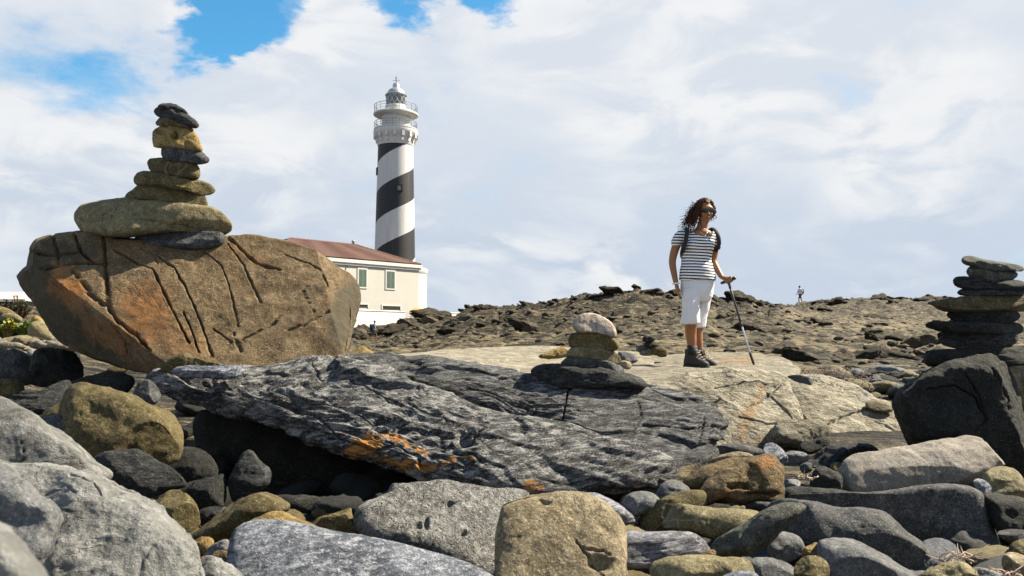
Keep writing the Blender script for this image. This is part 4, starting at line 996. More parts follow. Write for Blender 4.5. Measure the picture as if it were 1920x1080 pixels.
# small far stack behind the striped-shirt person's left
for k, (lb, pts, mt) in enumerate([
    ('top dark stone of the small far stack', ellipse(1216, 636, 12, 6, 5), 'dark'), ('middle dark slab of the small far stack', ellipse(1224, 649, 18, 6, 8), 'dark'),
    ('left low stone of the small far stack', ellipse(1204, 654, 12, 6, 0), 'charcoal'), ('round grey stone at the foot of the small far stack', ellipse(1212, 661, 14, 6, 0), 'grey'),
    ('right low stone of the small far stack', ellipse(1236, 659, 17, 9, 15), 'olive')]):
    stone('stack_stone', lb, pts, mt, d=8.6, n=(0, -1, .1), e=.7, lvl=5, style='rough', group='stones of the small far stack')
# far left ground
for (lb, pts, mt, dd) in [
    ('rounded boulder beside the yellow-green plants', [(57, 622), (68, 608), (90, 606), (103, 622), (108, 644), (75, 646), (58, 640)], 'olive_pale', 10.5),
    ('low boulder below the dark shrub at the left edge', [(-20, 575), (10, 579), (30, 588), (34, 602), (0, 606), (-20, 604)], 'olive', 16.0),
    ('small round boulder in front of the dark shrub', ellipse(20, 598, 19, 9, 0), 'olive_pale', 14.0),
    ('triangular stone right of the plants', [(58, 606), (70, 592), (82, 604), (78, 612)], 'yellow', 11.5),
    ('oval cream pebble on the flat stones at left', ellipse(41, 639, 15, 7, 8), 'tan', 8.9),
    ('thin slate on the flat stones at left', ellipse(64, 636, 20, 4, 5), 'slate', 9.2),
    ('cream flat stone at the far left edge', ellipse(15, 650, 30, 8, 2), 'cream', 8.0),
    ('cream flat stone left of the huge boulder', ellipse(90, 648, 34, 8, 2), 'cream', 8.2),
    ('white flat stone above the dark shaded block', ellipse(62, 664, 12, 8, 40), 'white', 5.6)]:
    stone('ground_stone', lb, pts, mt, d=dd, lvl=5, style='rough', amp=.5)

# ------------------------------------------------------------------ loose fill between the big stones
def base_rock(seed, sub, flat=.6, cuts=5, rough=.12, asp=1.3):
    rs = np.random.default_rng(seed)
    V, T = ico(sub)
    V = V * np.array((asp, 1.0, flat))
    for k in range(cuts):
        dn = rs.normal(size=3); dn /= np.linalg.norm(dn)
        s = V @ dn
        V = V - dn * (np.maximum(0, s - s.max() * rs.uniform(.6, .85)) * .95)[:, None]
    nv = vnormals(V, T)
    V = V + nv * (rough * fbm(V * 1.4 + seed, 3, .55, seed) + rough * .35 * fbm(V * 5 + seed, 2, .5, seed + 1))[:, None]
    return V, T
PEB = []
for k in range(9):
    V, T = base_rock(500 + k, 4, flat=random.uniform(.45, .75), cuts=random.choice((0, 0, 2, 4)), rough=.13, asp=random.uniform(1.1, 1.7))
    PEB.append((V, T))
_peb_me = {}
def pebble(i, mat):
    if (i, mat) not in _peb_me:
        me = make_mesh('pebble', PEB[i][0], PEB[i][1]); me.materials.append(M[mat])
        _peb_me[(i, mat)] = me
    return _peb_me[(i, mat)]
def scatter_peb(n, px0, px1, py0, py1, zf, smin, smax, mats, label, group, name='pebble'):
    for k in range(n):
        px, py = random.uniform(px0, px1), random.uniform(py0, py1)
        r = ray(px, py)
        d = (CAM_Z - zf) / -(r[2]) * r[1] if r[2] < 0 else 6
        d = min(d, 9)
        p = P(px, py, d)
        s = random.uniform(smin, smax) * random.uniform(.7, 1.2)
        o = link(name, pebble(random.randrange(len(PEB)), random.choice(mats)))
        o.location = (p[0], p[1], gz(p[0], p[1]) + s * .35)
        o.scale = (s, s * random.uniform(.7, 1.1), s * random.uniform(.8, 1.1))
        o.rotation_euler = (random.uniform(-.3, .3), random.uniform(-.3, .3), random.uniform(0, 6.28))
        tag(o, label, 'pebble', group)
scatter_peb(70, 1150, 1960, 880, 1110, .34, .035, .085, ['grey', 'olive', 'tan', 'charcoal', 'olive_pale', 'rust', 'blue'], 'small mixed pebble filling the gaps of the right beach', 'small fill pebbles of the right beach')
scatter_peb(40, 350, 1100, 930, 1110, .34, .035, .085, ['olive', 'charcoal', 'tan', 'dark', 'grey'], 'small pebble in the gaps in front of the slab', 'small fill pebbles in front of the slab')
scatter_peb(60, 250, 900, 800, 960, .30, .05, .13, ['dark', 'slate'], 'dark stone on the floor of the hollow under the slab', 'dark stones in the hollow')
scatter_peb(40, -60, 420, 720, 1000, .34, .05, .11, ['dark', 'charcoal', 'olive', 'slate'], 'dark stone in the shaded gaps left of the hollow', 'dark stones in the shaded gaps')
scatter_peb(60, 1550, 1740, 690, 742, .50, .045, .12, ['grey', 'slate', 'olive_pale', 'blue', 'tan', 'charcoal'], 'loose shingle stone in the gully left of the black boulder', 'shingle in the gully')
scatter_peb(34, -60, 140, 632, 690, .68, .06, .14, ['tan', 'grey', 'olive_pale', 'cream'], 'flat stone of the sunlit ground left behind the boulder', 'flat stones left behind the boulder')

# ------------------------------------------------------------------ broken rock on the hill
CH = []
for k in range(10):
    V, T = base_rock(700 + k, 4, flat=random.uniform(.4, .7), cuts=9, rough=.20, asp=random.uniform(1.1, 1.9))
    me = make_mesh('outcrop_rock', V, T); me.materials.append(M['hill'])
    me2 = me.copy(); me2.materials.clear(); me2.materials.append(M['hill_pale'])
    CH.append((me, me2))
def chunk(x, y, s, pale, label, group, sink=.35):
    o = link('outcrop_rock', random.choice(CH)[1 if pale else 0])
    o.location = (x, y, gz(x, y) + s * (.5 - sink))
    o.scale = (s * random.uniform(.8, 1.3), s * random.uniform(.7, 1.1), s * random.uniform(.7, 1.15))
    o.rotation_euler = (random.uniform(-.45, .25), random.uniform(-.3, .5), random.uniform(-.7, .7))
    return tag(o, label, 'rock', group)
def at_u(u, d):
    return (u - 960) / F * d, d
RIDGE = [(860, 62), (900, 58), (1000, 50), (1100, 46), (1200, 44), (1300, 43), (1400, 43), (1475, 48)]
RIDGE2 = [(1490, 78), (1510, 78), (1600, 78), (1740, 80), (1920, 80)]
def along(tab, u):
    a = np.array(tab); return float(np.interp(u, a[:, 0], a[:, 1]))
for k in range(110):
    u = random.uniform(870, 1470)
    d = along(RIDGE, u) + random.uniform(-4, 1.0)
    chunk(*at_u(u, d), random.choice((.2, .25, .3, .4, .55)) * random.uniform(.7, 1.1), False, 'jagged dark rock along the crest of the hill behind the striped-shirt person', 'jagged crest rocks of the hill', .45)
for k in range(42):
    u = random.uniform(1490, 1960)
    d = along(RIDGE2, u) + random.uniform(-8, 1.0)
    chunk(*at_u(u, d), random.choice((.3, .5, .7)), False, 'dark rock along the far crest at the right', 'crest rocks of the right hill')
for k in range(60):
    u = random.uniform(740, 1460)
    d = random.uniform(.5, .95) * along(RIDGE, max(860, u))
    chunk(*at_u(u, d), random.uniform(.18, .6), random.random() < .35, 'broken rock on the slope below the hill crest', 'broken rocks on the hill slope', .58)
for k in range(40):
    u = random.uniform(1470, 1900)
    d = math.exp(random.uniform(math.log(12), math.log(60)))
    chunk(*at_u(u, d), random.uniform(.08, .16) * d ** .35, random.random() < .6, 'low rock on the open slope at the right', 'low rocks on the right slope', .55)
for k in range(34):
    u = random.uniform(660, 830)
    d = random.uniform(72, 80)
    chunk(*at_u(u, d), random.uniform(.4, .85), random.random() < .25, 'brown rock below the white wall of the lighthouse', 'rocks below the white wall')
chunk(*at_u(815, 86), 1.5, False, 'dark rock heap right of the gate against the white wall', None)
# countless smaller debris on the slopes: one object
mb_V, mb_T, off = [], [], 0
small = [base_rock(800 + k, 2, .55, 4, .18, 1.4) for k in range(6)]
for k in range(1300):
    if random.random() < .75:
        u = random.uniform(680, 1480); d = along(RIDGE, max(860, u)) * random.uniform(.3, 1.0)
    else:
        u = random.uniform(1470, 1980); d = math.exp(random.uniform(math.log(10), math.log(80)))
    x, y = at_u(u, d)
    mb_V.append((x, y)); mb_T.append(random.uniform(.03, .10) * (d / 12) ** .6)
xy = np.array(mb_V); hz = ground_h(xy[:, 0], xy[:, 1])[0]
VV, TT, off = [], [], 0
for (x, y), s, z in zip(xy, mb_T, hz):
    V, T = random.choice(small)
    a = random.uniform(0, 6.28); c, si = math.cos(a), math.sin(a)
    W = V @ np.array([[c, si, 0], [-si, c, 0], [0, 0, 1]]) * s * np.array((1, 1, random.uniform(.6, 1.2)))
    VV.append(W + np.array((x, y, z + s * .1))); TT.append(T + off); off += len(V)
tag(link('hill_debris', make_mesh('hill_debris', np.concatenate(VV), np.concatenate(TT)), M['hill_pale']), 'small rock debris strewn over the slopes below the crest', 'debris', kind='stuff')

# ------------------------------------------------------------------ lighthouse
M['tower'] = None
def tower_mat():
    m, t, b = new_mat('tower_paint')
    tcn = N(t, 'ShaderNodeTexCoord'); sp = N(t, 'ShaderNodeSeparateXYZ')
    L(t, tcn.outputs['Object'], sp.inputs[0])
    ang = math_node(t, 'ARCTAN2', sp.outputs[1], sp.outputs[0])
    turn = math_node(t, 'DIVIDE', ang, 2 * math.pi)
    ph = math_node(t, 'SUBTRACT', math_node(t, 'DIVIDE', sp.outputs[2], TW_PITCH), turn)
    fr = math_node(t, 'FRACT', math_node(t, 'ADD', ph, TW_PHASE))
    blk = math_node(t, 'LESS_THAN', fr, .51)
    n = noise_node(t, tcn.outputs['Object'], 1.2, 7, .65)
    mps = N(t, 'ShaderNodeMapping'); mps.inputs['Scale'].default_value = (2.5, 2.5, .18)
    L(t, tcn.outputs['Object'], mps.inputs['Vector'])
    n2 = noise_node(t, mps.outputs[0], 1.6, 6, .6)
    wht = mixc(t, maprange(t, n2, .35, .7), (.42, .415, .41), (.50, .495, .49))
    bl = mixc(t, maprange(t, n2, .45, .8), (.003, .004, .006), (.014, .017, .021))
    bl = mixc(t, maprange(t, n, .6, .75, 0, .5), bl, (.028, .032, .036))
    L(t, mixc(t, blk, wht, bl), b.inputs['Base Color'])
    b.inputs['Roughness'].default_value = .6
    bn = N(t, 'ShaderNodeBump'); bn.inputs['Strength'].default_value = .25; bn.inputs['Distance'].default_value = .03
    L(t, n, bn.inputs['Height']); L(t, bn.outputs[0], b.inputs['Normal'])
    return m
DT = 99.0
mpp = DT / F
TX = (739.5 - 960) * mpp
tz = lambda y: float(P(740, y, DT)[2])
TB = tz(600) - 1.5            # foot of the tower
TW_PITCH = 113.0 * mpp
# black spans y 366..427 on the left limb (angle pi -> turn .5)
TW_PHASE = (.5 - (tz(427) - TB) / TW_PITCH) % 1.0
M['tower'] = tower_mat()
M['white_paint'] = flat_mat('white_paint', (.50, .49, .475), .6, .08, 1.5, .2)
M['iron'] = flat_mat('grey_iron', (.16, .18, .20), .45, .2, 6)
M['zinc'] = flat_mat('zinc_dome', (.42, .44, .46), .42, .25, 2.0, metal=.6)
M['lantern_glass'] = flat_mat('lantern_glass', (.05, .07, .08), .08, .1, 2, spec=.8)
M['window_glass'] = flat_mat('window_glass', (.03, .04, .045), .08, .2, 2, spec=.8)
M['dark_opening'] = flat_mat('dark_opening', (.012, .012, .013), .8, .2, 2)
M['shutter_pale'] = flat_mat('pale_window_board', (.22, .22, .20), .7, .3, 3)
lh = empty('lighthouse', (TX, DT, TB), 'tall lighthouse tower with a black spiral band on white behind the house', 'lighthouse')
def T3(r, y):
    return (r * mpp, tz(y) - TB)
def tower_part(name, prof, mat, seg=64, smooth=True, parent=lh):
    o = link(name, MB().lathe(prof, seg=seg).mesh(name, (0, 0, 0), smooth), M[mat] if isinstance(mat, str) else mat, parent)
    if smooth:
        o.data.set_sharp_from_angle(angle=R(35)) if hasattr(o.data, 'set_sharp_from_angle') else None
    return o
prof = [(38.5 * mpp, 0)] + [T3(38 - 5 * (490 - y) / 218.0, y) for y in np.linspace(560, 272, 24)]
tower_part('tower_shaft', prof, 'tower', 96)
tower_part('base_drum', [(60 * mpp, 0), T3(60, 515), T3(61.5, 513), T3(62.5, 508), T3(62.5, 506), T3(60, 504), T3(36.5, 502)], 'white_paint', 96)
tower_part('corbel_ring', [T3(33.6, 275), T3(34.6, 273), T3(35, 266), T3(36.5, 259), T3(41, 254), T3(42, 251), T3(42, 248), T3(40.5, 247.5), T3(40.5, 245.5), T3(41.3, 245), T3(41.3, 243.5), T3(25, 243)], 'white_paint')
for k in range(16):
    a = 2 * math.pi * k / 16 + .1
    mbx = MB()
    rr_, zz_ = 37.0 * mpp, tz(261) - TB
    Mz = np.array(Matrix.Rotation(a, 3, 'Z'))
    mbx.box((rr_ * math.cos(a), rr_ * math.sin(a), zz_ + .25), (.30, .16, .32), Mz)
    mbx.box(((rr_ - .16) * math.cos(a), (rr_ - .16) * math.sin(a), zz_ - .28), (.17, .14, .30), Mz)
    link('corbel', mbx.mesh('corbel', (0, 0, 0), False), M['white_paint'], lh)
tower_part('watch_room', [T3(26.8, 245), T3(26.8, 217), T3(26, 216), T3(20, 215)], 'white_paint')
tower_part('upper_gallery', [T3(26, 219.5), T3(40.5, 218), T3(42.2, 217), T3(42.2, 214.5), T3(41, 213.5), T3(21, 213)], 'white_paint')
tower_part('lantern_base', [T3(20, 214), T3(20, 200), T3(19, 198.5), T3(15, 198)], 'white_paint')
tower_part('lantern_glass', [T3(18.2, 199), T3(18.8, 180), T3(12, 179.5)], 'lantern_glass', 12, False)
tower_part('lantern_cornice', [T3(19, 182), T3(20.6, 180.5), T3(20.6, 178.5), T3(17.5, 177)], 'iron')
tower_part('dome', [T3(17.6, 178.5)] + [T3(17.3 * math.cos(t), 178 - 13.5 * math.sin(t)) for t in np.linspace(.05, 1.2, 10)], 'zinc')
tower_part('ventilator', [T3(6.6, 168), T3(6.6, 160), T3(5.8, 157.5), T3(3, 155.5), T3(.8, 155)], 'zinc', 24)
mb = MB()
zt = tz(156) - TB
mb.tube([(0, 0, zt), (0, 0, tz(143) - TB)], .05, 8)
for a in range(4):
    c, s_ = math.cos(a * math.pi / 2), math.sin(a * math.pi / 2)
    mb.tube([(0, 0, zt + .35), (c * .42, s_ * .42, zt + .35)], .025, 6)
mb.ell((0, 0, tz(146) - TB), (.11, .11, .11), n=2)
link('finial', mb.mesh('finial'), M['iron'], lh)
for k in range(12):                                  # lantern glazing bars, crossing diagonals
    mb = MB()
    r1, r2 = 18.8 * mpp, 19.2 * mpp
    a0, a1 = 2 * math.pi * k / 12, 2 * math.pi * (k + 1) / 12
    for (p, q) in ((a0, a1), (a1, a0)):
        mb.tube([(r1 * math.cos(p), r1 * math.sin(p), tz(198.5) - TB), (r2 * math.cos(q), r2 * math.sin(q), tz(180) - TB)], .032, 6)
    link('glazing_bar', mb.mesh('glazing_bar'), M['white_paint'], lh)
def railing(r, y0, y1, posts):
    mb = MB()
    R_ = r * mpp
    for yy in np.linspace(y0, y1, 4)[1:]:
        ring = [(R_ * math.cos(t), R_ * math.sin(t), tz(yy) - TB) for t in np.linspace(0, 2 * math.pi, 61)]
        mb.tube(ring, .035 if yy == y1 else .02, 6)
    for k in range(posts):
        t = 2 * math.pi * k / posts
        mb.tube([(R_ * math.cos(t), R_ * math.sin(t), tz(y0) - TB), (R_ * math.cos(t), R_ * math.sin(t), tz(y1) - TB)], .028, 6)
    link('railing', mb.mesh('railing'), M['iron'], lh)
railing(40.5, 214, 199.5, 20)
railing(40, 244, 231, 20)
def tower_window(px, y, w, h):
    """recessed frame on the shaft"""
    rt = (38 - 5 * (490 - y) / 218.0)
    sx = max(-.97, min(.97, (px - 739.5) / rt))
    a = -math.acos(sx)
    c = np.array((math.cos(a), math.sin(a), 0)) * rt * mpp
    z = tz(y) - TB
    Mz = np.array(Matrix.Rotation(a, 3, 'Z'))
    f = MB()
    for (oy, oz, hy, hz) in ((-w / 2, 0, .07, h / 2), (w / 2, 0, .07, h / 2), (0, h / 2, w / 2 + .07, .07), (0, -h / 2, w / 2 + .1, .07)):
        f.box(c + Mz @ np.array((0, oy, 0)) + np.array((0, 0, z + oz)), (.12, hy, hz), Mz)
    fo = link('window', f.mesh('window', (0, 0, 0), False), M['dark_opening'], lh)
    link('pane', MB().box(c + np.array((0, 0, z)), (.05, w / 2, h / 2), Mz).mesh('pane', (0, 0, 0), False), M['shutter_pale'], fo)
tower_window(706.5, 323, .55, .75)
tower_window(751.5, 358, .6, .7)
tower_window(726.5, 262, .35, .95)

# ------------------------------------------------------------------ keeper's house
HA = np.array((-10.45, 90.0))                      # near right corner
hu = np.array((-.655, -.756)); hv = np.array((-.756, .655))
HZ0 = tz(600) - .8; HZE = float(P(785, 498, 90)[2])   # foot and eaves
HL, HW, RISE = 18.5, 10.0, 2.0
hs = empty('keepers_house', (HA[0], HA[1], HZ0), 'cream house with red tiled hip roof below the lighthouse', 'house')
def HP(u, v, z):
    return np.array((HA[0] + hu[0] * u + hv[0] * v, HA[1] + hu[1] * u + hv[1] * v, z))
def hquadbox(mb, u0, u1, v0, v1, z0, z1):
    c = [HP(u, v, z) for z in (z0, z1) for v in (v0, v1) for u in (u0, u1)]
    return mb.add(c, [[0, 2, 3, 1], [4, 5, 7, 6], [0, 1, 5, 4], [2, 6, 7, 3], [0, 4, 6, 2], [1, 3, 7, 5]])
M['cream_wall'] = flat_mat('cream_plaster', (.42, .405, .375), .85, .07, .9, .25)
M['roof_tile'] = flat_mat('red_roof_tile', (.085, .036, .028), .8, .35, 2.2, .4)
M['shutter'] = flat_mat('green_shutter', (.10, .145, .115), .6, .15, 6)
M['ochre_paint'] = flat_mat('ochre_sign', (.55, .33, .06), .6, .1, 4)
hquadbox(MB(), 0, HL, 0, HW, HZ0, HZE - .35).build('wall', M['cream_wall'], hs, smooth=False)
mb = MB(); hquadbox(mb, -.28, HL + .28, -.28, HW + .28, HZE - .30, HZE + .05); hquadbox(mb, -.16, HL + .16, -.16, HW + .16, HZE - .55, HZE - .303)
mb.build('cornice', M['white_paint'], hs, smooth=False)
def roof_face(pts, rows):
    """tiled slope between eave a-b and ridge d-c: real half-round tile courses"""
    a, b, c, d = [np.array(p, float) for p in pts]
    along_ = (b - a) / np.linalg.norm(b - a)
    n = np.cross(b - a, d - a); n /= np.linalg.norm(n)
    if n[2] < 0: n = -n
    nc = int(np.linalg.norm(b - a) / .23) * 6
    V, Fc = [], []
    steps = []
    for j in range(rows):
        steps += [(j / rows, .0), ((j + 1) / rows - 1e-4, .055)] if False else [(j / rows, .05), ((j + .98) / rows, .0)]
    for (t, lift) in steps:
        p0, p1 = a * (1 - t) + d * t, b * (1 - t) + c * t
        for i in range(nc + 1):
            s = i / nc
            q = p0 * (1 - s) + p1 * s
            ph = (q - a) @ along_ / .23
            w = abs(math.sin(math.pi * ph))
            V.append(q + n * (.02 + .075 * w + lift))
    m = nc + 1
    for j in range(len(steps) - 1):
        for i in range(nc):
            Fc.append([j * m + i, j * m + i + 1, (j + 1) * m + i + 1, (j + 1) * m + i])
    return V, Fc
rz0 = HZE + .06; rz1 = HZE + RISE + .2; ov = .12
E = lambda u, v: HP(u, v, rz0)
Rg = lambda u: HP(u, HW / 2, rz1)
for pts in ([E(-ov, -ov), E(HL + ov, -ov), Rg(HL - 5), Rg(5)], [E(-ov, HW + ov), E(-ov, -ov), Rg(5), Rg(5.02)], [E(HL + ov, HW + ov), E(-ov, HW + ov), Rg(5), Rg(HL - 5)], [E(HL + ov, -ov), E(HL + ov, HW + ov), Rg(HL - 4.98), Rg(HL - 5)]):
    V, Fc = roof_face(pts, 12)
    MB().add(V, Fc).build('roof', M['roof_tile'], hs)
for (p, q) in ((Rg(5), Rg(HL - 5)), (E(-ov, -ov), Rg(5)), (E(HL, -ov), Rg(HL - 5)), (E(-ov, HW), Rg(5))):
    mb = MB()
    ln = np.linalg.norm(q - p); k = max(2, int(ln / .45))
    pts, rd = [], []
    for i in range(k):
        for (t, r_) in ((0.0, .15), (.9, .12)):
            pts.append(p + (q - p) * ((i + t) / k) + np.array((0, 0, .06))); rd.append(r_)
    mb.tube(pts, rd, 8)
    mb.build('ridge_tiles', M['roof_tile'], hs)
pv = HP(5.3, HW / 2, rz1 + .1)
MB().lathe([(.12, 0), (.12, .3), (.22, .32), (.20, .42), (.05, .52)], pv, 16).build('roof_vent', M['zinc'], hs)
def u_of(px):                      # where along the front wall a picture column falls
    k = (px - 960) / F
    return (HA[0] - k * HA[1]) / (k * hu[1] - hu[0])
def house_window(px0, px1, zt_, zb_):
    u0, u1 = u_of(px1), u_of(px0)
    f = MB()
    fw = .13
    hquadbox(f, u0 - fw, u0, -.07, .06, zb_ - fw, zt_ + fw); hquadbox(f, u1, u1 + fw, -.07, .06, zb_ - fw, zt_ + fw)
    hquadbox(f, u0, u1, -.068, .06, zt_, zt_ + fw); hquadbox(f, u0, u1, -.075, .06, zb_ - fw, zb_)
    fo = f.build('window', M['white_paint'], hs, smooth=False)
    g = MB(); hquadbox(g, u0, u1, -.012, .02, zb_, zt_)
    link('pane', g.mesh('pane', tuple(hs.location), False), M['window_glass'], fo)
    um = (u0 + u1) / 2
    for (a, b) in ((u0 + .01, um - .012), (um + .012, u1 - .01)):
        for half in (0, 1):
            z0 = zb_ + (zt_ - zb_) * half * .5 + .02; z1 = zb_ + (zt_ - zb_) * (half + 1) * .5 - .02
            s = MB()
            hquadbox(s, a, a + .08, -.06, -.016, z0, z1); hquadbox(s, b - .08, b, -.06, -.016, z0, z1)
            hquadbox(s, a + .08, b - .08, -.058, -.016, z1 - .08, z1); hquadbox(s, a + .08, b - .08, -.058, -.016, z0, z0 + .08)
            nl = 9
            for q in range(nl):
                zz = z0 + .10 + (z1 - z0 - .2) * (q + .5) / nl
                hquadbox(s, a + .08, b - .08, -.05, -.02, zz - .022, zz + .022)
            link('shutter', s.mesh('shutter', tuple(hs.location), False), M['shutter'], fo)
dw = lambda px: HA[1] + hu[1] * u_of(px)
zw = lambda y, px: float(P(px, y, dw(px))[2])
WT, WB = zw(509, 731), zw(541, 731)
house_window(671, 686, WT, WB)
house_window(723.5, 739, WT, WB)
for pxc in (620,):
    house_window(pxc - 8, pxc + 8, WT, WB)
def vent(px0, px1, y0, y1):
    u0, u1 = u_of(px1), u_of(px0); zt_, zb_ = zw(y0, (px0 + px1) / 2), zw(y1, (px0 + px1) / 2)
    f = MB(); hquadbox(f, u0 - .15, u1 + .15, -.06, .05, zt_, zt_ + .14); hquadbox(f, u0 - .15, u0, -.058, .05, zb_, zt_); hquadbox(f, u1, u1 + .15, -.058, .05, zb_, zt_)
    fo = f.build('basement_vent', M['white_paint'], hs, smooth=False)
    g = MB(); hquadbox(g, u0, u1, -.01, .02, zb_, zt_)
    link('opening', g.mesh('opening', tuple(hs.location), False), M['dark_opening'], fo)
vent(717, 750, 574, 581)
vent(664, 689, 571, 577)
mb = MB(); mb.tube([HP(u_of(650), -.12, zw(494, 650)), HP(u_of(650), -.12, zw(502, 650))], .05, 8); mb.build('lamp_bracket', M['iron'], hs)

# white boundary wall, gate, ochre sign board
WZ = float(P(757, 583, 84)[2])
def wall_run(label, a, b, zt_, zb_, name='boundary_wall'):
    a, b = np.array(a, float), np.array(b, float)
    t = (b - a) / np.linalg.norm(b - a); n = np.array((-t[1], t[0])) * .18
    mb = MB()
    for (k, z0, z1) in ((1.0, zb_, zt_ - .12), (1.35, zt_ - .12, zt_)):
        c = [np.array((*(p + s * n * k), z)) for z in (z0, z1) for s in (-1, 1) for p in (a, b)]
        mb.add(c, [[0, 2, 3, 1], [4, 5, 7, 6], [0, 1, 5, 4], [2, 6, 7, 3], [0, 4, 6, 2], [1, 3, 7, 5]])
    o = mb.build(name, M['white_paint'], origin=(*((a + b) / 2), zb_), smooth=False)
    return tag(o, label, 'wall', kind='thing')
wall_run('low white boundary wall left of the gate, in front of the house', at_u(560, 70), at_u(757, 84.5), WZ, WZ - 2.6)
wall_run('low white boundary wall right of the gate, running down behind rocks', at_u(783, 86.5), at_u(905, 99), WZ + .05, WZ - 2.6)
g0, g1 = np.array(at_u(757.5, 84.6)), np.array(at_u(782.5, 86.4))
gate = empty('gate', (*g0, WZ - 1.5), 'rusty metal bar gate in the white boundary wall', 'gate')
M['gate'] = flat_mat('weathered_gate', (.33, .31, .28), .6, .25, 5)
for k, t in enumerate((0.02, .98)):
    p = g0 + (g1 - g0) * t
    MB().tube([(*p, WZ - 1.8), (*p, WZ - .05)], .05, 8).build('post', M['iron'], gate)
for k in range(6):
    z = WZ - .12 - .2 * k
    MB().tube([(*(g0 + (g1 - g0) * .02), z), (*(g0 + (g1 - g0) * .98), z - .03)], .028, 6).build('bar', M['gate'], gate)
MB().tube([(*(g0 + (g1 - g0) * .05), WZ - 1.2), (*(g0 + (g1 - g0) * .95), WZ - .15)], .028, 6).build('brace', M['gate'], gate)
s0, s1 = np.array(at_u(775, 86.1)), np.array(at_u(789, 87.1))
mb = MB(); c = [np.array((p[0], p[1] + o_, z)) for z in (WZ + .06, WZ + .36) for o_ in (-.05, .05) for p in (s0, s1)]
mb.add(c, [[0, 2, 3, 1], [4, 5, 7, 6], [0, 1, 5, 4], [2, 6, 7, 3], [0, 4, 6, 2], [1, 3, 7, 5]])
tag(mb.build('board', M['ochre_paint'], origin=(*s0, WZ), smooth=False), 'small ochre board on the boundary wall right of the gate', 'board')

# low building at the far left, pink roof over a shaded front
M['pink_roof'] = flat_mat('pale_pink_roof', (.52, .40, .36), .8, .1, 1.0, .2)
sh = empty('low_building', (*at_u(-40, 60), gz(*at_u(-40, 60))), 'low building with a pale pink roof at the far left', 'building')
x0, x1 = at_u(-260, 60)[0], at_u(62, 60)[0]
za, zb2 = float(P(0, 549, 60)[2]), float(P(0, 562, 60)[2])
mb = MB(); mb.add([(x0, 59, zb2), (x1, 59, zb2), (x1 - .3, 64, za + .25), (x0, 64, za + .25), (x0, 59, zb2 - .12), (x1, 59, zb2 - .12), (x1 - .3, 64, za - .1), (x0, 64, za - .1)], [[0, 1, 2, 3], [4, 7, 6, 5], [0, 4, 5, 1], [1, 5, 6, 2], [2, 6, 7, 3], [3, 7, 4, 0]])
mb.build('roof', M['pink_roof'], sh, smooth=False)
MB().box(((x0 + x1 - .8) / 2, 62, zb2 - 1.5), ((x1 - x0 - .8) / 2, 1.6, 1.4)).build('wall', flat_mat('shaded_wall', (.22, .17, .12), .8, .2, 1), sh, smooth=False)
for k in range(4):
    xx = x0 + (x1 - x0) * (.2 + .25 * k)
    MB().box((xx, 59.3, zb2 - 1.45), (.07, .07, 1.33)).build('post', M['iron'], sh, smooth=False)

# ------------------------------------------------------------------ plants
M['shrub'] = flat_mat('shrub_leaf', (.035, .06, .02), .6, .5, 9)
M['succulent'] = flat_mat('succulent_leaf', (.13, .20, .03), .5, .35, 12)
M['flower'] = flat_mat('yellow_green_bloom', (.33, .32, .035), .6, .3, 14)
M['twig'] = flat_mat('dry_twig', (.20, .12, .07), .8, .35, 20)
M['pale_twig'] = flat_mat('pale_driftwood', (.36, .27, .20), .8, .3, 30)
M['seaweed'] = flat_mat('dry_seaweed', (.07, .035, .016), .8, .6, 30)
def leaf(mb, base, dirv_, ln, w, bend=.2):
    d_ = np.array(dirv_, float); d_ /= np.linalg.norm(d_)
    s = np.cross(d_, (0, 0, 1)); s = s / (np.linalg.norm(s) + 1e-6)
    up = np.cross(s, d_)
    b = np.array(base, float)
    m_ = b + d_ * ln * .55
    t_ = b + d_ * ln - up * bend * ln
    th = up * w * .18
    mb.V.append(np.array([b - s * w * .3, b + s * w * .3, m_ + s * w * .5 + th, m_ - s * w * .5 + th, t_])); n0 = mb.n
    mb.Fc += [[n0, n0 + 1, n0 + 2, n0 + 3], [n0 + 3, n0 + 2, n0 + 4]]
    mb.n += 5
def shrub(label, px, py, d, w, h, nst, per, mat, ll, lw, name='shrub', up=.9):
    b = P(px, py, d); b[2] = min(b[2], gz(b[0], b[1]) + .1)
    e_ = empty(name, b, label, 'shrub')
    st, lf = MB(), MB()
    for k in range(nst):
        a = random.uniform(0, 6.28); rr_ = random.random() ** .5
        tip = b + np.array((math.cos(a) * w * .5 * rr_, math.sin(a) * w * .4 * rr_, h * (1 - .45 * rr_ ** 2) * random.uniform(.7, 1.08)))
        mid = (b * .55 + tip * .45) + np.array((math.cos(a) * w * .1, math.sin(a) * w * .1, 0))
        foot = b + np.array((math.cos(a) * w * .12, math.sin(a) * w * .12, -.05))
        st.tube([foot, mid, tip], [.012, .008, .003], 5)
        for j in range(per):
            t = random.uniform(.25, 1)
            q = foot * (1 - t) ** 2 + 2 * t * (1 - t) * mid + tip * t * t
            aa = random.uniform(0, 6.28)
            leaf(lf, q, (math.cos(aa), math.sin(aa), random.uniform(.2, 1) * up * 1.5), ll * random.uniform(.6, 1.2), lw * random.uniform(.7, 1.2))
    st.build('stem', M['twig'], e_)
    fo = link('foliage', make_mesh('foliage', np.concatenate(lf.V) - b, lf.Fc, False), M[mat], e_)
    return e_
shrub('dark green bushy shrub at the left edge behind the boulders', 26, 606, 18, .75, .60, 150, 60, 'shrub', .055, .016)
shrub('small dark green shrub cut by the left edge', -14, 606, 19, .6, .45, 90, 60, 'shrub', .055, .016)
shrub('bright yellow-green succulent clump with bloom at the left edge', 16, 641, 11.5, .36, .25, 70, 22, 'succulent', .09, .026, up=1.3)
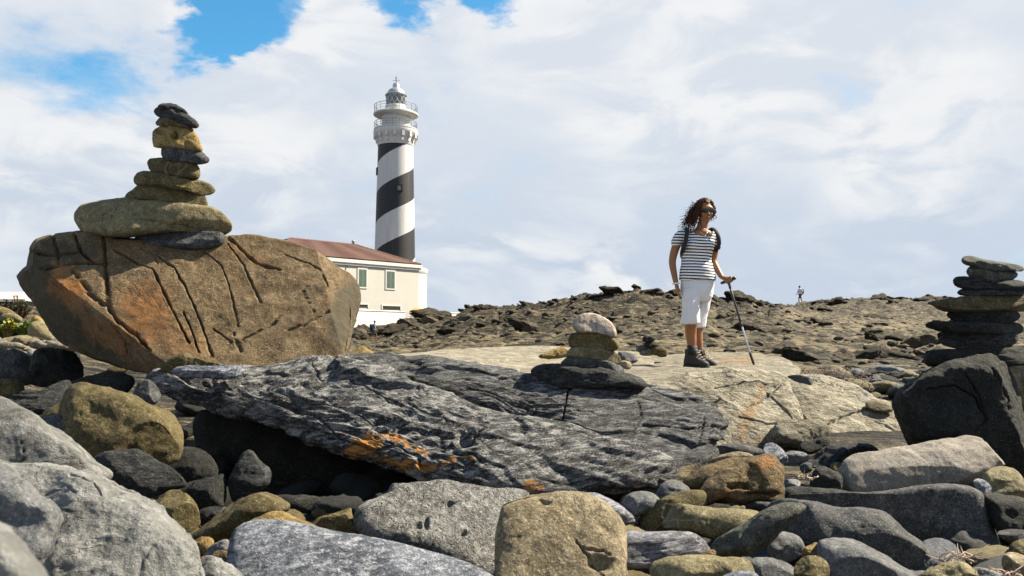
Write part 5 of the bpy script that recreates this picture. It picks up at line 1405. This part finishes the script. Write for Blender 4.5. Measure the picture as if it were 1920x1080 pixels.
shrub('yellow-green succulent clump right of the blooming one', 52, 638, 11.3, .26, .24, 50, 22, 'succulent', .10, .024, up=1.5)
shrub('yellow blooming tuft inside the succulent clump', 16, 632, 11.3, .22, .26, 50, 18, 'flower', .05, .03)
# dry seaweed heap behind the platform edge: nobody could count it
lf = MB()
swp = np.array([P(random.gauss(1540, 40), random.gauss(703, 9), random.uniform(6.0, 8.2)) for k in range(2200)])
swz = ground_h(swp[:, 0], swp[:, 1])[0]
for q, z_ in zip(swp, swz):
    q[2] = max(.40, min(q[2], z_ + random.uniform(.02, .12)))
    a = random.uniform(0, 6.28)
    leaf(lf, q, (math.cos(a), math.sin(a), random.uniform(-.1, .8)), random.uniform(.05, .14), .008, .3)
tag(link('dry_seaweed', make_mesh('dry_seaweed', np.concatenate(lf.V), lf.Fc, False), M['seaweed']), 'red-brown dry seaweed heap at the edge of the cream ledge', 'seaweed', kind='stuff')
def twigs(label, px, py, d_, n_, sz):
    b = P(px, py, d_)
    mb = MB()
    for k in range(n_):
        a = random.uniform(0, 6.28)
        p = b + np.array((random.uniform(-1, 1) * sz * .5, random.uniform(-.3, .3) * sz * .5, random.uniform(-.1, .15) * sz))
        dr = np.array((math.cos(a), math.sin(a) * .5, random.uniform(-.15, .55))) * sz * random.uniform(.4, .9)
        mb.tube([p - dr * .3, p + dr * .3 + RNG.normal(size=3) * sz * .08, p + dr * .8 + RNG.normal(size=3) * sz * .12], [.0026, .0022, .001], 5)
        if random.random() < .6:
            mb.tube([p + dr * .3, p + dr * .5 + RNG.normal(size=3) * sz * .25], [.0018, .0008], 5)
    tag(mb.build('driftwood_twigs', M['pale_twig'], origin=tuple(b)), label, 'driftwood')
twigs('tangle of pale dry twigs beside the black and white pebble', 1512, 896, 3.05, 12, .07)
twigs('dry reddish twigs in front of the black-fronted slab', 1795, 1050, 2.1, 14, .07)
twigs('dry twigs in the bottom right corner', 1895, 1078, 2.0, 7, .05)

# ------------------------------------------------------------------ people
M['skin'] = flat_mat('tanned_skin', (.25, .112, .05), .5, .12, 12, spec=.35)
M['hair'] = flat_mat('dark_brown_hair', (.055, .023, .011), .65, .4, 40, spec=.2)
M['trousers'] = flat_mat('white_linen', (.66, .66, .69), .85, .06, 9, .8)
M['boot'] = flat_mat('dark_boot_leather', (.035, .029, .024), .7, .4, 30, .5)
M['sole'] = flat_mat('black_rubber', (.016, .016, .016), .8, .2, 20)
M['lace'] = flat_mat('pale_lace', (.30, .26, .20), .8, .2, 40)
M['black_cloth'] = flat_mat('black_webbing', (.014, .015, .018), .75, .25, 30)
M['glasses'] = flat_mat('dark_lens', (.006, .006, .007), .12, .1, 5, spec=.6)
M['silver'] = flat_mat('silver_tube', (.50, .50, .52), .3, .1, 10, metal=.9)
M['black_tube'] = flat_mat('black_tube', (.02, .02, .022), .35, .1, 10)
M['white_band'] = flat_mat('white_band', (.75, .75, .75), .6, .05, 10)
M['lip'] = flat_mat('lips', (.25, .085, .06), .5, .1, 20)
def stripes_mat():
    m, t, b = new_mat('striped_jersey')
    tcn = N(t, 'ShaderNodeTexCoord'); sp = N(t, 'ShaderNodeSeparateXYZ')
    L(t, tcn.outputs['Object'], sp.inputs[0])
    n = noise_node(t, tcn.outputs['Object'], 6, 3, .5)
    z = math_node(t, 'ADD', sp.outputs[2], math_node(t, 'MULTIPLY', n, .012))
    z = math_node(t, 'ADD', z, math_node(t, 'MULTIPLY', sp.outputs[0], .06))
    fr = math_node(t, 'FRACT', math_node(t, 'DIVIDE', z, .0285))
    d_ = math_node(t, 'LESS_THAN', fr, .47)
    L(t, mixc(t, d_, (.76, .76, .78), (.012, .014, .020)), b.inputs['Base Color'])
    b.inputs['Roughness'].default_value = .85
    bn = N(t, 'ShaderNodeBump'); bn.inputs['Strength'].default_value = .5; bn.inputs['Distance'].default_value = .01
    L(t, noise_node(t, tcn.outputs['Object'], 22, 4, .55), bn.inputs['Height']); L(t, bn.outputs[0], b.inputs['Normal'])
    return m
M['jersey'] = stripes_mat()

WD = 7.8
foot = P(1308, 697, WD)
pv_ = [v.co + platform.location for v in platform.data.vertices]
bvh = BVHTree.FromPolygons(pv_, [p.vertices[:] for p in platform.data.polygons])
hit = bvh.ray_cast(Vector((foot[0], foot[1], 5)), Vector((0, 0, -1)))
GROUND = hit[0].z if hit[0] is not None else foot[2]
LIFT = GROUND - foot[2]
def W(px, py, dy=0.0):
    p = P(px, py, WD)
    return np.array((p[0], p[1] + dy, p[2] + LIFT))
def Hh(px, py, dy=0.0):
    return W(px, py, dy)
woman = empty('person', (foot[0], foot[1], GROUND), 'person in striped shirt, white cropped trousers and sunglasses walking with a stick', 'person')
def chain(mb, pts, rad, seg=12, sub=4, squash=None):
    """smooth tapered limb through joints"""
    pts = [np.array(p, float) for p in pts]
    out, rr_ = [], []
    n_ = len(pts)
    for i in range(n_ - 1):
        p0, p1, p2, p3 = pts[max(i - 1, 0)], pts[i], pts[i + 1], pts[min(i + 2, n_ - 1)]
        for k in range(sub):
            t = k / sub
            out.append(.5 * ((2 * p1) + (-p0 + p2) * t + (2 * p0 - 5 * p1 + 4 * p2 - p3) * t * t + (-p0 + 3 * p1 - 3 * p2 + p3) * t ** 3))
            rr_.append(rad[i] * (1 - t) + rad[i + 1] * t)
    out.append(pts[-1]); rr_.append(rad[-1])
    mb.tube(out, rr_, seg, squash)
body = MB()
# trunk under the clothes, neck
rings = [((1307, 560), .150, .105), ((1307, 540), .155, .108), ((1308, 520), .148, .102), ((1307, 498), .136, .094), ((1309, 478), .140, .098), ((1310, 462), .148, .102), ((1310, 450), .158, .090), ((1312, 443), .120, .070), ((1315, 437), .062, .055)]
body.loft([(W(*c, .01), a, b) for c, a, b in rings], 28)
chain(body, [W(1314, 442, .02), W(1316, 433, .0), W(1319, 421, -.015)], [.060, .051, .050])
# collar bones / chest plane
body.ell(W(1316, 447, -.055), (.085, .045, .05))
# head (own frame: -y is the face)
HY, HP_ = R(8), R(14)
Rm = np.array(Matrix.Rotation(HY, 3, 'Z') @ Matrix.Rotation(HP_, 3, 'X'))
hc = W(1321, 402, -.02)
def HD(x, y, z):
    return hc + Rm @ np.array((x, y, z))
body.ell(HD(0, .012, .022), (.073, .090, .088), Rm)
body.ell(HD(0, -.022, -.035), (.060, .066, .072), Rm)
body.ell(HD(0, -.050, -.085), (.036, .034, .028), Rm)      # chin
body.ell(HD(0, -.066, .028), (.055, .026, .028), Rm)       # brow
for s in (-1, 1):
    body.ell(HD(s * .036, -.062, -.030), (.024, .020, .022), Rm)    # cheeks
    body.ell(HD(s * .073, .005, -.008), (.010, .018, .028), Rm)     # ears
    body.ell(HD(s * .044, -.028, -.072), (.018, .030, .020), Rm)    # jaw
body.tube([HD(0, -.082, .015), HD(0, -.096, -.012), HD(0, -.104, -.030)], [.010, .012, .015], 8)   # nose
body.ell(HD(0, -.086, -.034), (.017, .012, .009), Rm)
body.ell(HD(0, -.082, -.058), (.024, .010, .007), Rm)      # mouth
# right arm hangs (viewer's left)
chain(body, [W(1279, 449, .01), W(1268, 470, .02), W(1262, 496, .03), W(1264, 518, .01), W(1267, 538, -.015)], [.046, .042, .036, .031, .025])
def finger(mb, pts, r):
    chain(mb, pts, [r, r * .95, r * .88, r * .75][:len(pts)], 8, 3)
pw = W(1268, 542, -.02)
chain(body, [W(1267, 538, -.015), W(1268.5, 546, -.025), W(1269, 553, -.03)], [.026, .033, .029], squash=((1, -.3, 0), .62))
for k, (dx, dy_, ln) in enumerate(((-.004, -.030, .062), (.001, -.010, .070), (.004, .010, .066), (.005, .028, .052))):
    b0 = W(1269, 553, -.03) + np.array((dx, dy_, .002))
    finger(body, [b0, b0 + np.array((.002, -.004, -ln * .45)), b0 + np.array((.009, -.010, -ln * .8)), b0 + np.array((.018, -.016, -ln * 1.05))], .0085)
b0 = W(1269, 546, -.045)
finger(body, [b0, b0 + np.array((.010, -.024, -.022)), b0 + np.array((.018, -.034, -.046))], .0095)
# left arm reaches to the stick (viewer's right)
chain(body, [W(1340, 449, .02), W(1343, 470, .05), W(1341, 494, .06), W(1345, 512, .0), W(1350, 527, -.06)], [.045, .040, .035, .030, .025])
gA, gB = W(1352, 538, -.06), W(1370, 530.5, -.13)      # stick grip
ga = (gB - gA) / np.linalg.norm(gB - gA)
pal = W(1356.5, 531.5, -.09)
chain(body, [W(1350, 527, -.06), W(1354, 530, -.08), W(1360, 531, -.105)], [.026, .030, .027], squash=((0, 0, 1), .72))
gm = gA * .42 + gB * .58
side = np.cross(ga, (0, 0, 1)); side /= np.linalg.norm(side)
if side[1] > 0: side = -side
upv = np.cross(side, ga); upv = upv if upv[2] > 0 else -upv
for k in range(4):
    c0 = gm + ga * (-.030 + .020 * k)
    ln = (.95, 1.05, 1.0, .85)[k]
    pts = []
    for a in (75, 25, -30, -85):
        pts.append(c0 + (upv * math.sin(R(a)) + side * math.cos(R(a))) * .029 * (1 if a > 0 else ln))
    finger(body, pts, .0088)
pts = [c + 0 for c in (gm - ga * .035 + upv * .028 - side * .010, gm - ga * .005 + upv * .020 - side * .027, gm + ga * .022 + upv * .006 - side * .028)]
finger(body, pts, .0098)
# legs
chain(body, [W(1293, 548, .0), W(1292, 580, -.06), W(1292.5, 608, -.075), W(1294, 628, -.03), W(1295.5, 648, -.03), W(1296, 664, -.03), W(1297, 680, -.03)], [.070, .064, .054, .056, .047, .040, .040], 14)
chain(body, [W(1322, 548, .05), W(1320.5, 582, .085), W(1314.5, 610, .09), W(1312, 630, .08), W(1313, 650, .07), W(1314, 668, .07), W(1315, 682, .07)], [.068, .060, .050, .049, .042, .038, .038], 14)
bme = remesh(body, 'body', .0062, 3, tuple(woman.location))
link('body', bme, M['skin'], woman)
# lips
lp = MB(); lp.ell(HD(0, -.090, -.0575), (.019, .005, .0045), Rm); lp.ell(HD(0, -.089, -.0645), (.016, .005, .0045), Rm)
lp.build('lips', M['lip'], woman)
# shirt
sh_ = MB()
rings = [((1308, 533), .176, .120), ((1308, 526), .175, .120), ((1307, 512), .162, .112), ((1306.5, 498), .152, .105), ((1308, 484), .152, .108), ((1310, 470), .160, .115), ((1310.5, 458), .168, .112), ((1311, 449), .180, .098), ((1313, 443), .140, .080), ((1315, 439), .085, .066)]
sh_.loft([(W(*c, .01), a * (1.02 if c[1] > 505 else .95), b * (1.10 if c[1] > 505 else .95)) for c, a, b in rings], 36)
for s in (-1, 1):
    sh_.ell(W(1311 + s * 14.5, 469, -.070), (.060, .046, .062))
chain(sh_, [W(1284, 447, .01), W(1275, 451, .012), W(1268.5, 463, .018)], [.054, .055, .054], 16)
chain(sh_, [W(1336, 447, .015), W(1342, 453, .03), W(1344.5, 463, .045)], [.052, .052, .050], 16)
sme = remesh(sh_, 'shirt', .007, 5, tuple(woman.location))
bm = bmesh.new(); bm.from_mesh(sme)
kill = []
for f in bm.faces:
    c = f.calc_center_median() + woman.location
    if c.z < GROUND + 1.1: continue
    x_, y_ = to_px(np.array([[c.x, c.y, c.z - LIFT]]))
    neck = ((x_[0] - 1316) / 17.5) ** 2 + ((y_[0] - 436) / 13.5) ** 2 < 1 and c.y < WD + .03
    slv = (x_[0] < 1276 and y_[0] > 462.5 + (1276 - x_[0]) * .08 and y_[0] < 490 and x_[0] < 1276 and abs(f.normal.z) > .8)
    if neck or slv:
        kill.append(f)
bmesh.ops.delete(bm, geom=kill, context='FACES')
fo_ = .007 * fbm(np.array([(v.co.x * 5, v.co.y * 5, v.co.z * 11) for v in bm.verts]), 2, .5, 3)      # folds
for v, f_ in zip(bm.verts, fo_):
    v.co += v.normal * float(f_)
bm.to_mesh(sme); bm.free()
link('shirt', sme, M['jersey'], woman)
# trousers, cropped below the knee
tr = MB()
tr.loft([(W(1308, 521, .01), .152, .110), (W(1308, 530, .01), .159, .115), (W(1307.5, 542, .01), .165, .120), (W(1307, 554, .01), .164, .120), (W(1307.5, 564, .015), .150, .116), (W(1308, 572, .02), .12, .10)], 32)
def leg(rs):
    tr.loft([(W(*c), a, b) for c, a, b in rs], 24)
leg([((1294.5, 548, -.03), .090, .092), ((1293.5, 565, -.05), .089, .086), ((1292.5, 585, -.07), .084, .080), ((1292, 600, -.075), .086, .080), ((1291.5, 610, -.075), .092, .084), ((1291, 614, -.075), .094, .084)])
leg([((1321, 548, .05), .090, .092), ((1322, 565, .07), .080, .082), ((1320, 585, .085), .071, .078), ((1316.5, 603, .09), .063, .072), ((1314.5, 616, .09), .060, .072), ((1314, 621, .09), .060, .072)])
tme = remesh(tr, 'trousers', .007, 4, tuple(woman.location))
bm = bmesh.new(); bm.from_mesh(tme)
fo_ = .017 * fbm(np.array([(v.co.x * 9, v.co.y * 9, v.co.z * 4) for v in bm.verts]), 3, .5, 5)
for v, f_ in zip(bm.verts, fo_):
    v.co += v.normal * float(f_ * min(1, max(.2, (1.0 - v.co.z) * 1.4)))
bm.to_mesh(tme); bm.free()
link('trousers', tme, M['trousers'], woman)
# boots
def boot(pt, yaw, name='boot'):
    Mz = np.array(Matrix.Rotation(yaw, 3, 'Z'))
    g = np.array((pt[0], pt[1], GROUND + .0))
    def BP(x, y, z): return g + Mz @ np.array((x * .92, y * .9, z * .9))
    up_ = MB()
    def ring(z, x0, x1, w):      # foot section at height z from heel x0 to toe x1
        out = []
        for k in range(22):
            th = 2 * math.pi * k / 22
            c, s = math.cos(th), math.sin(th)
            x = (x0 + x1) / 2 + (x1 - x0) / 2 * math.copysign(abs(c) ** .75, c)
            wid = w * (1.0 + .10 * (x - (x0 + x1) / 2) / ((x1 - x0) / 2))
            out.append(BP(x, wid * math.copysign(abs(s) ** .8, s), z))
        return out
    def stackr(mb, rs):
        V, Fc = [], []
        for r_ in rs: V += ring(*r_)
        n_ = 22
        for i in range(len(rs) - 1):
            for k in range(n_):
                k2 = (k + 1) % n_
                Fc.append([i * n_ + k, i * n_ + k2, (i + 1) * n_ + k2, (i + 1) * n_ + k])
        Fc.append(list(range(n_))[::-1]); Fc.append([(len(rs) - 1) * n_ + k for k in range(n_)])
        mb.add(V, Fc)
    stackr(up_, [(.026, -.095, .185, .046), (.050, -.098, .185, .049), (.072, -.096, .165, .048), (.092, -.090, .115, .046), (.115, -.084, .075, .045), (.145, -.080, .060, .046), (.175, -.080, .058, .049), (.200, -.082, .060, .052), (.203, -.070, .048, .042)])
    bo = up_.build(name, M['boot'], woman)
    sl = MB(); stackr(sl, [(.0, -.100, .180, .048), (.012, -.104, .192, .052), (.030, -.102, .192, .051)])
    link('sole', sl.mesh('sole', tuple(woman.location)), M['sole'], bo)
    lc = MB()
    for i in range(5):
        z = .085 + .024 * i; x = .13 - .021 * i
        lc.tube([BP(x, -.030, z), BP(x + .012, 0, z + .012), BP(x - .006, .030, z + .010)], .0035, 5)
        lc.tube([BP(x, .030, z), BP(x + .012, 0, z + .012), BP(x - .006, -.030, z + .010)], .0035, 5)
    lc.tube([BP(.07, .0, .19), BP(.10, .03, .185), BP(.10, .055, .15)], .0035, 5)
    lc.tube([BP(.07, .0, .19), BP(.10, -.03, .185), BP(.105, -.055, .155)], .0035, 5)
    link('laces', lc.mesh('laces', tuple(woman.location)), M['lace'], bo)
boot(W(1297, 697, -.03), R(-38))
boot(W(1315, 697, .07), R(-34))
# sunglasses
sg = MB()
for s in (-1, 1):
    V, T = ico(3)
    V = np.sign(V) * np.abs(V) ** .6 * np.array((.033, .007, .020))
    sg.add(np.array([HD(s * .034 + v[0], -.092 + v[1] + .35 * abs(v[0] + s * .034) ** 1.3, .006 + v[2]) for v in V]), T.tolist())
    sg.tube([HD(s * .064, -.078, .014), HD(s * .073, -.02, .012), HD(s * .075, .015, .0)], .0045, 6)
sg.tube([HD(-.012, -.094, .012), HD(.012, -.094, .012)], .005, 6)
sg.build('sunglasses', M['glasses'], woman)
# hair: cap plus wind-blown curls
hr = MB()
V, T = ico(4)
cap = V * np.array((.083, .102, .101))
keep = np.array([not (v[1] < -.035 and v[2] < .052 + .25 * abs(v[0])) and not (v[2] < -.06 and v[1] < .02) for v in cap])
Tk = [t.tolist() for t in T if keep[t].all()]
capw = np.array([HD(v[0], v[1] + .012, v[2] + .022) for v in cap + .012 * fbm(V * 3, 3, .5, 9)[:, None] * V])
hr.add(capw, Tk)
rh = random.Random(5)
for k in range(330):
    a = rh.uniform(-.35, 1.25) * math.pi            # around the head, leaving the face free
    th = rh.uniform(-.2, .95)
    st_ = HD(.085 * math.cos(a) * math.cos(th), .012 + .10 * math.sin(a) * math.cos(th), .022 + .10 * math.sin(th))
    if ((st_ - hc) @ (Rm @ np.array((0, -1, 0)))) > .055 and th < .6:
        continue
    ln = rh.uniform(.16, .34)
    if math.cos(a) > .1: ln *= .42
    sidew = -1.0 if rh.random() < .88 else .25
    pts, rd = [], []
    ph, fr, am = rh.uniform(0, 6.28), rh.uniform(30, 46), rh.uniform(.006, .016)
    out = st_ - hc; out /= np.linalg.norm(out)
    n_ = 13
    blow = rh.uniform(.2, 1.0)
    for i in range(n_):
        t = i / (n_ - 1)
        p = st_ + out * .018 * math.sin(min(1, t * 2) * math.pi / 2) + np.array((sidew * ln * (.10 + .42 * blow * t) * t, .05 * t, -ln * (1.0 - .35 * blow) * t ** 1.15))
        p = p + np.array((math.cos(ph + fr * t * ln * 3), math.sin(ph + fr * t * ln * 3), .5 * math.sin(ph * 2 + fr * t * ln * 3))) * am * min(1, t * 3)
        pts.append(p); rd.append(.0052 * (1 - .75 * t) + .0008)
    hr.tube(pts, rd, 5)
for k in range(26):                                  # loose flying wisps
    st_ = HD(-.07 + rh.uniform(-.02, .02), rh.uniform(-.02, .08), rh.uniform(-.06, .09))
    pts = []
    ph = rh.uniform(0, 6.28); ln = rh.uniform(.10, .24)
    for i in range(12):
        t = i / 11
        pts.append(st_ + np.array((-ln * .75 * t + .016 * math.sin(ph + 9 * t), .02 * math.sin(ph + 7 * t), -ln * .55 * t ** 1.5 + .018 * math.cos(ph + 9 * t))))
    hr.tube(pts, [.0028 * (1 - .7 * i / 11) for i in range(12)], 4)
hr.build('hair', M['hair'], woman)
# necklace, bracelet, socks
nk = MB(); nk.tube([W(1306, 440, -.06), W(1310, 446, -.104), W(1316.5, 451.5, -.128), W(1321, 446, -.108), W(1324, 440, -.065)], .0022, 5); nk.ell(W(1316.5, 453, -.132), (.007, .004, .009), n=2)
nk.build('necklace', M['silver'], woman)
br = MB(); cb = W(1267, 539, -.015)
br.tube([cb + np.array((.033 * math.cos(t), .033 * math.sin(t), .003 * math.cos(t))) for t in np.linspace(0, 2 * math.pi, 25)], .0075, 6); br.build('bracelet', M['white_band'], woman)
sk = MB(); sk.loft([(W(1296.5, 655, -.03), .050, .050), (W(1296.8, 672, -.03), .048, .050)], 16); sk.build('sock', M['black_cloth'], woman)
sk = MB(); sk.loft([(W(1314, 661, .07), .044, .046), (W(1314.5, 674, .07), .044, .046)], 16); sk.build('sock', M['black_cloth'], woman)

# backpack on her shoulders
bp = empty('backpack', W(1310, 520, .17), 'black backpack worn by the striped-shirt person, only its straps showing', 'backpack')
mb = MB(); V, T = ico(4); Vb = np.sign(V) * np.abs(V) ** .5 * np.array((.125, .075, .20)); mb.add(Vb + W(1310, 480, .19), T.tolist()); mb.build('bag', M['black_cloth'], bp)
for (pts, nm) in (([W(1289, 437, .07), W(1287, 436, .0), W(1285, 440, -.07), W(1283, 449, -.115), W(1280.5, 462, -.125), W(1278.5, 472, -.085), W(1279, 481, .0), W(1283, 487, .10)], 'strap'),
                  ([W(1334, 437, .07), W(1336, 436, .0), W(1339, 441, -.055), W(1342, 450, -.085), W(1344.5, 461, -.075), W(1345.5, 469, -.03), W(1343, 478, .04), W(1338, 486, .11)], 'strap')):
    mb = MB(); chain(mb, pts, [.021] * len(pts), 10, 4, squash=((0, -.8, .6), .35)); mb.build(nm, M['black_cloth'], bp)
mb = MB(); mb.tube([W(1346, 468, -.03), W(1349.5, 472, -.03), W(1347.5, 475, -.03)], .005, 5); mb.build('strap_end', M['black_cloth'], bp)

# walking stick
tipp = W(1396, 695.5, -.30); topp = W(1361.5, 541, -.105)
hit = bvh.ray_cast(Vector((tipp[0], tipp[1], 5)), Vector((0, 0, -1)))
if hit[0] is not None: tipp[2] = hit[0].z + .002
stk = empty('walking_stick', tipp, 'dark telescopic walking stick with a curved handle held by the striped-shirt person', 'walking stick')
ax = tipp - topp
mb = MB(); chain(mb, [gA - ga * .01, gm, gB], [.014, .016, .019], 10); chain(mb, [gA * .5 + gB * .5, topp + (gA * .5 + gB * .5 - topp) * .4, topp + ax * .06], [.015, .013, .012], 10); mb.build('handle', M['black_tube'], stk)
MB().tube([topp + ax * .05, topp + ax * .50], [.0105, .0105], 12).build('upper_tube', M['black_tube'], stk)
MB().tube([topp + ax * .47, topp + ax * .90], [.0085, .0085], 12).build('lower_tube', M['silver'], stk)
MB().tube([topp + ax * .49, topp + ax * .53], [.0125, .0125], 12).build('clamp', M['black_tube'], stk)
MB().tube([topp + ax * .86, tipp + np.array((0, 0, .01))], [.013, .011], 12).build('tip', M['sole'], stk)

# two far walkers
M['blue_pack'] = flat_mat('navy_pack', (.012, .025, .06), .7, .2, 10)
M['blue_shirt'] = flat_mat('blue_grey_shirt', (.10, .14, .22), .8, .15, 10)
M['shorts'] = flat_mat('dark_shorts', (.03, .03, .04), .8, .2, 10)
M['pale_shirt'] = flat_mat('pale_shirt', (.60, .60, .62), .8, .1, 10)
def walker(label, px, py, d_, yaw, shirt, shorts, pack, plabel, scale=1.0):
    x_, y_ = at_u(px, d_)
    base = np.array((x_, y_, max(gz(x_, y_), P(px, py, d_)[2])))
    e_ = empty('person', base, label, 'person')
    Mz = np.array(Matrix.Rotation(yaw, 3, 'Z'))
    def Q(x, y, z): return base + Mz @ (np.array((x, y, z)) * scale)      # x forward, y left
    mb = MB()
    mb.loft([(Q(0, 0, .85), .16, .16), (Q(0, 0, 1.0), .15, .15), (Q(.02, 0, 1.25), .17, .17), (Q(.04, 0, 1.40), .14, .14), (Q(.05, 0, 1.46), .06, .06)], 16)
    mb.tube([Q(.05, 0, 1.42), Q(.08, 0, 1.55)], .055, 10)
    mb.ell(Q(.09, 0, 1.63), (.085, .085, .115)); mb.ell(Q(.18, 0, 1.61), (.02, .02, .02), n=2)
    for s, st_ in ((1, .22), (-1, -.22)):
        chain(mb, [Q(0, s * .09, .88), Q(st_ * .9 + .05, s * .09, .48), Q(st_ * 1.2 - .04, s * .09, .08)], [.085, .058, .042])
        mb.tube([Q(st_ * 1.2 - .08, s * .09, .045), Q(st_ * 1.2 + .13, s * .09, .04)], .042, 8)
        chain(mb, [Q(.04, s * .20, 1.38), Q(-st_ * .5, s * .24, 1.10), Q(-st_ * .6 + .14, s * .22, .88)], [.052, .042, .03])
        for f_ in range(4):
            mb.tube([Q(-st_ * .6 + .14, s * .22 + (f_ - 1.5) * .018, .87), Q(-st_ * .6 + .18, s * .22 + (f_ - 1.5) * .018, .79)], .011, 6)
        mb.tube([Q(-st_ * .6 + .16, s * .20, .86), Q(-st_ * .6 + .20, s * .18, .82)], .012, 6)
    link('body', remesh(mb, 'body', .014, 2, tuple(base)), M['skin'], e_)
    mb = MB()
    mb.loft([(Q(0, 0, .88), .185, .185), (Q(0, 0, 1.0), .175, .175), (Q(.02, 0, 1.25), .195, .195), (Q(.04, 0, 1.42), .155, .155), (Q(.05, 0, 1.46), .09, .09)], 16)
    for s, st_ in ((1, .22), (-1, -.22)):
        chain(mb, [Q(.04, s * .18, 1.38), Q(-st_ * .3, s * .235, 1.18)], [.075, .065])
    link('shirt', remesh(mb, 'shirt', .02, 2, tuple(base)), M[shirt], e_)
    mb = MB(); mb.loft([(Q(0, 0, .78), .18, .18), (Q(0, 0, .92), .19, .19)], 16)
    for s, st_ in ((1, .22), (-1, -.22)):
        chain(mb, [Q(0, s * .09, .85), Q(st_ * .8 + .04, s * .09, .52)], [.11, .085])
    link('shorts', remesh(mb, 'shorts', .02, 2, tuple(base)), M[shorts], e_)
    mb = MB(); mb.ell(Q(.075, 0, 1.66), (.095, .095, .11)); mb.build('hair', M['hair'], e_)
    if pack:
        V, T = ico(4); Vb = (np.sign(V) * np.abs(V) ** .55 * np.array((.13, .17, .28)) * scale) @ Mz.T
        MB_ = MB().add(Vb + Q(-.24, 0, 1.17), T.tolist())
        tag(MB_.build('backpack', M[pack], origin=tuple(Q(-.24, 0, .9))), plabel, 'backpack')
walker('distant walker in blue shirt and dark shorts below the white wall', 701, 642, 71.5, R(15), 'blue_shirt', 'shorts', 'blue_pack', 'navy backpack on the distant walker below the white wall')
walker('tiny distant walker in pale shirt standing on the right crest', 1501, 570, 78.0, R(200), 'pale_shirt', 'shorts', 'blue_pack', 'dark pack on the distant walker on the right crest', .95)
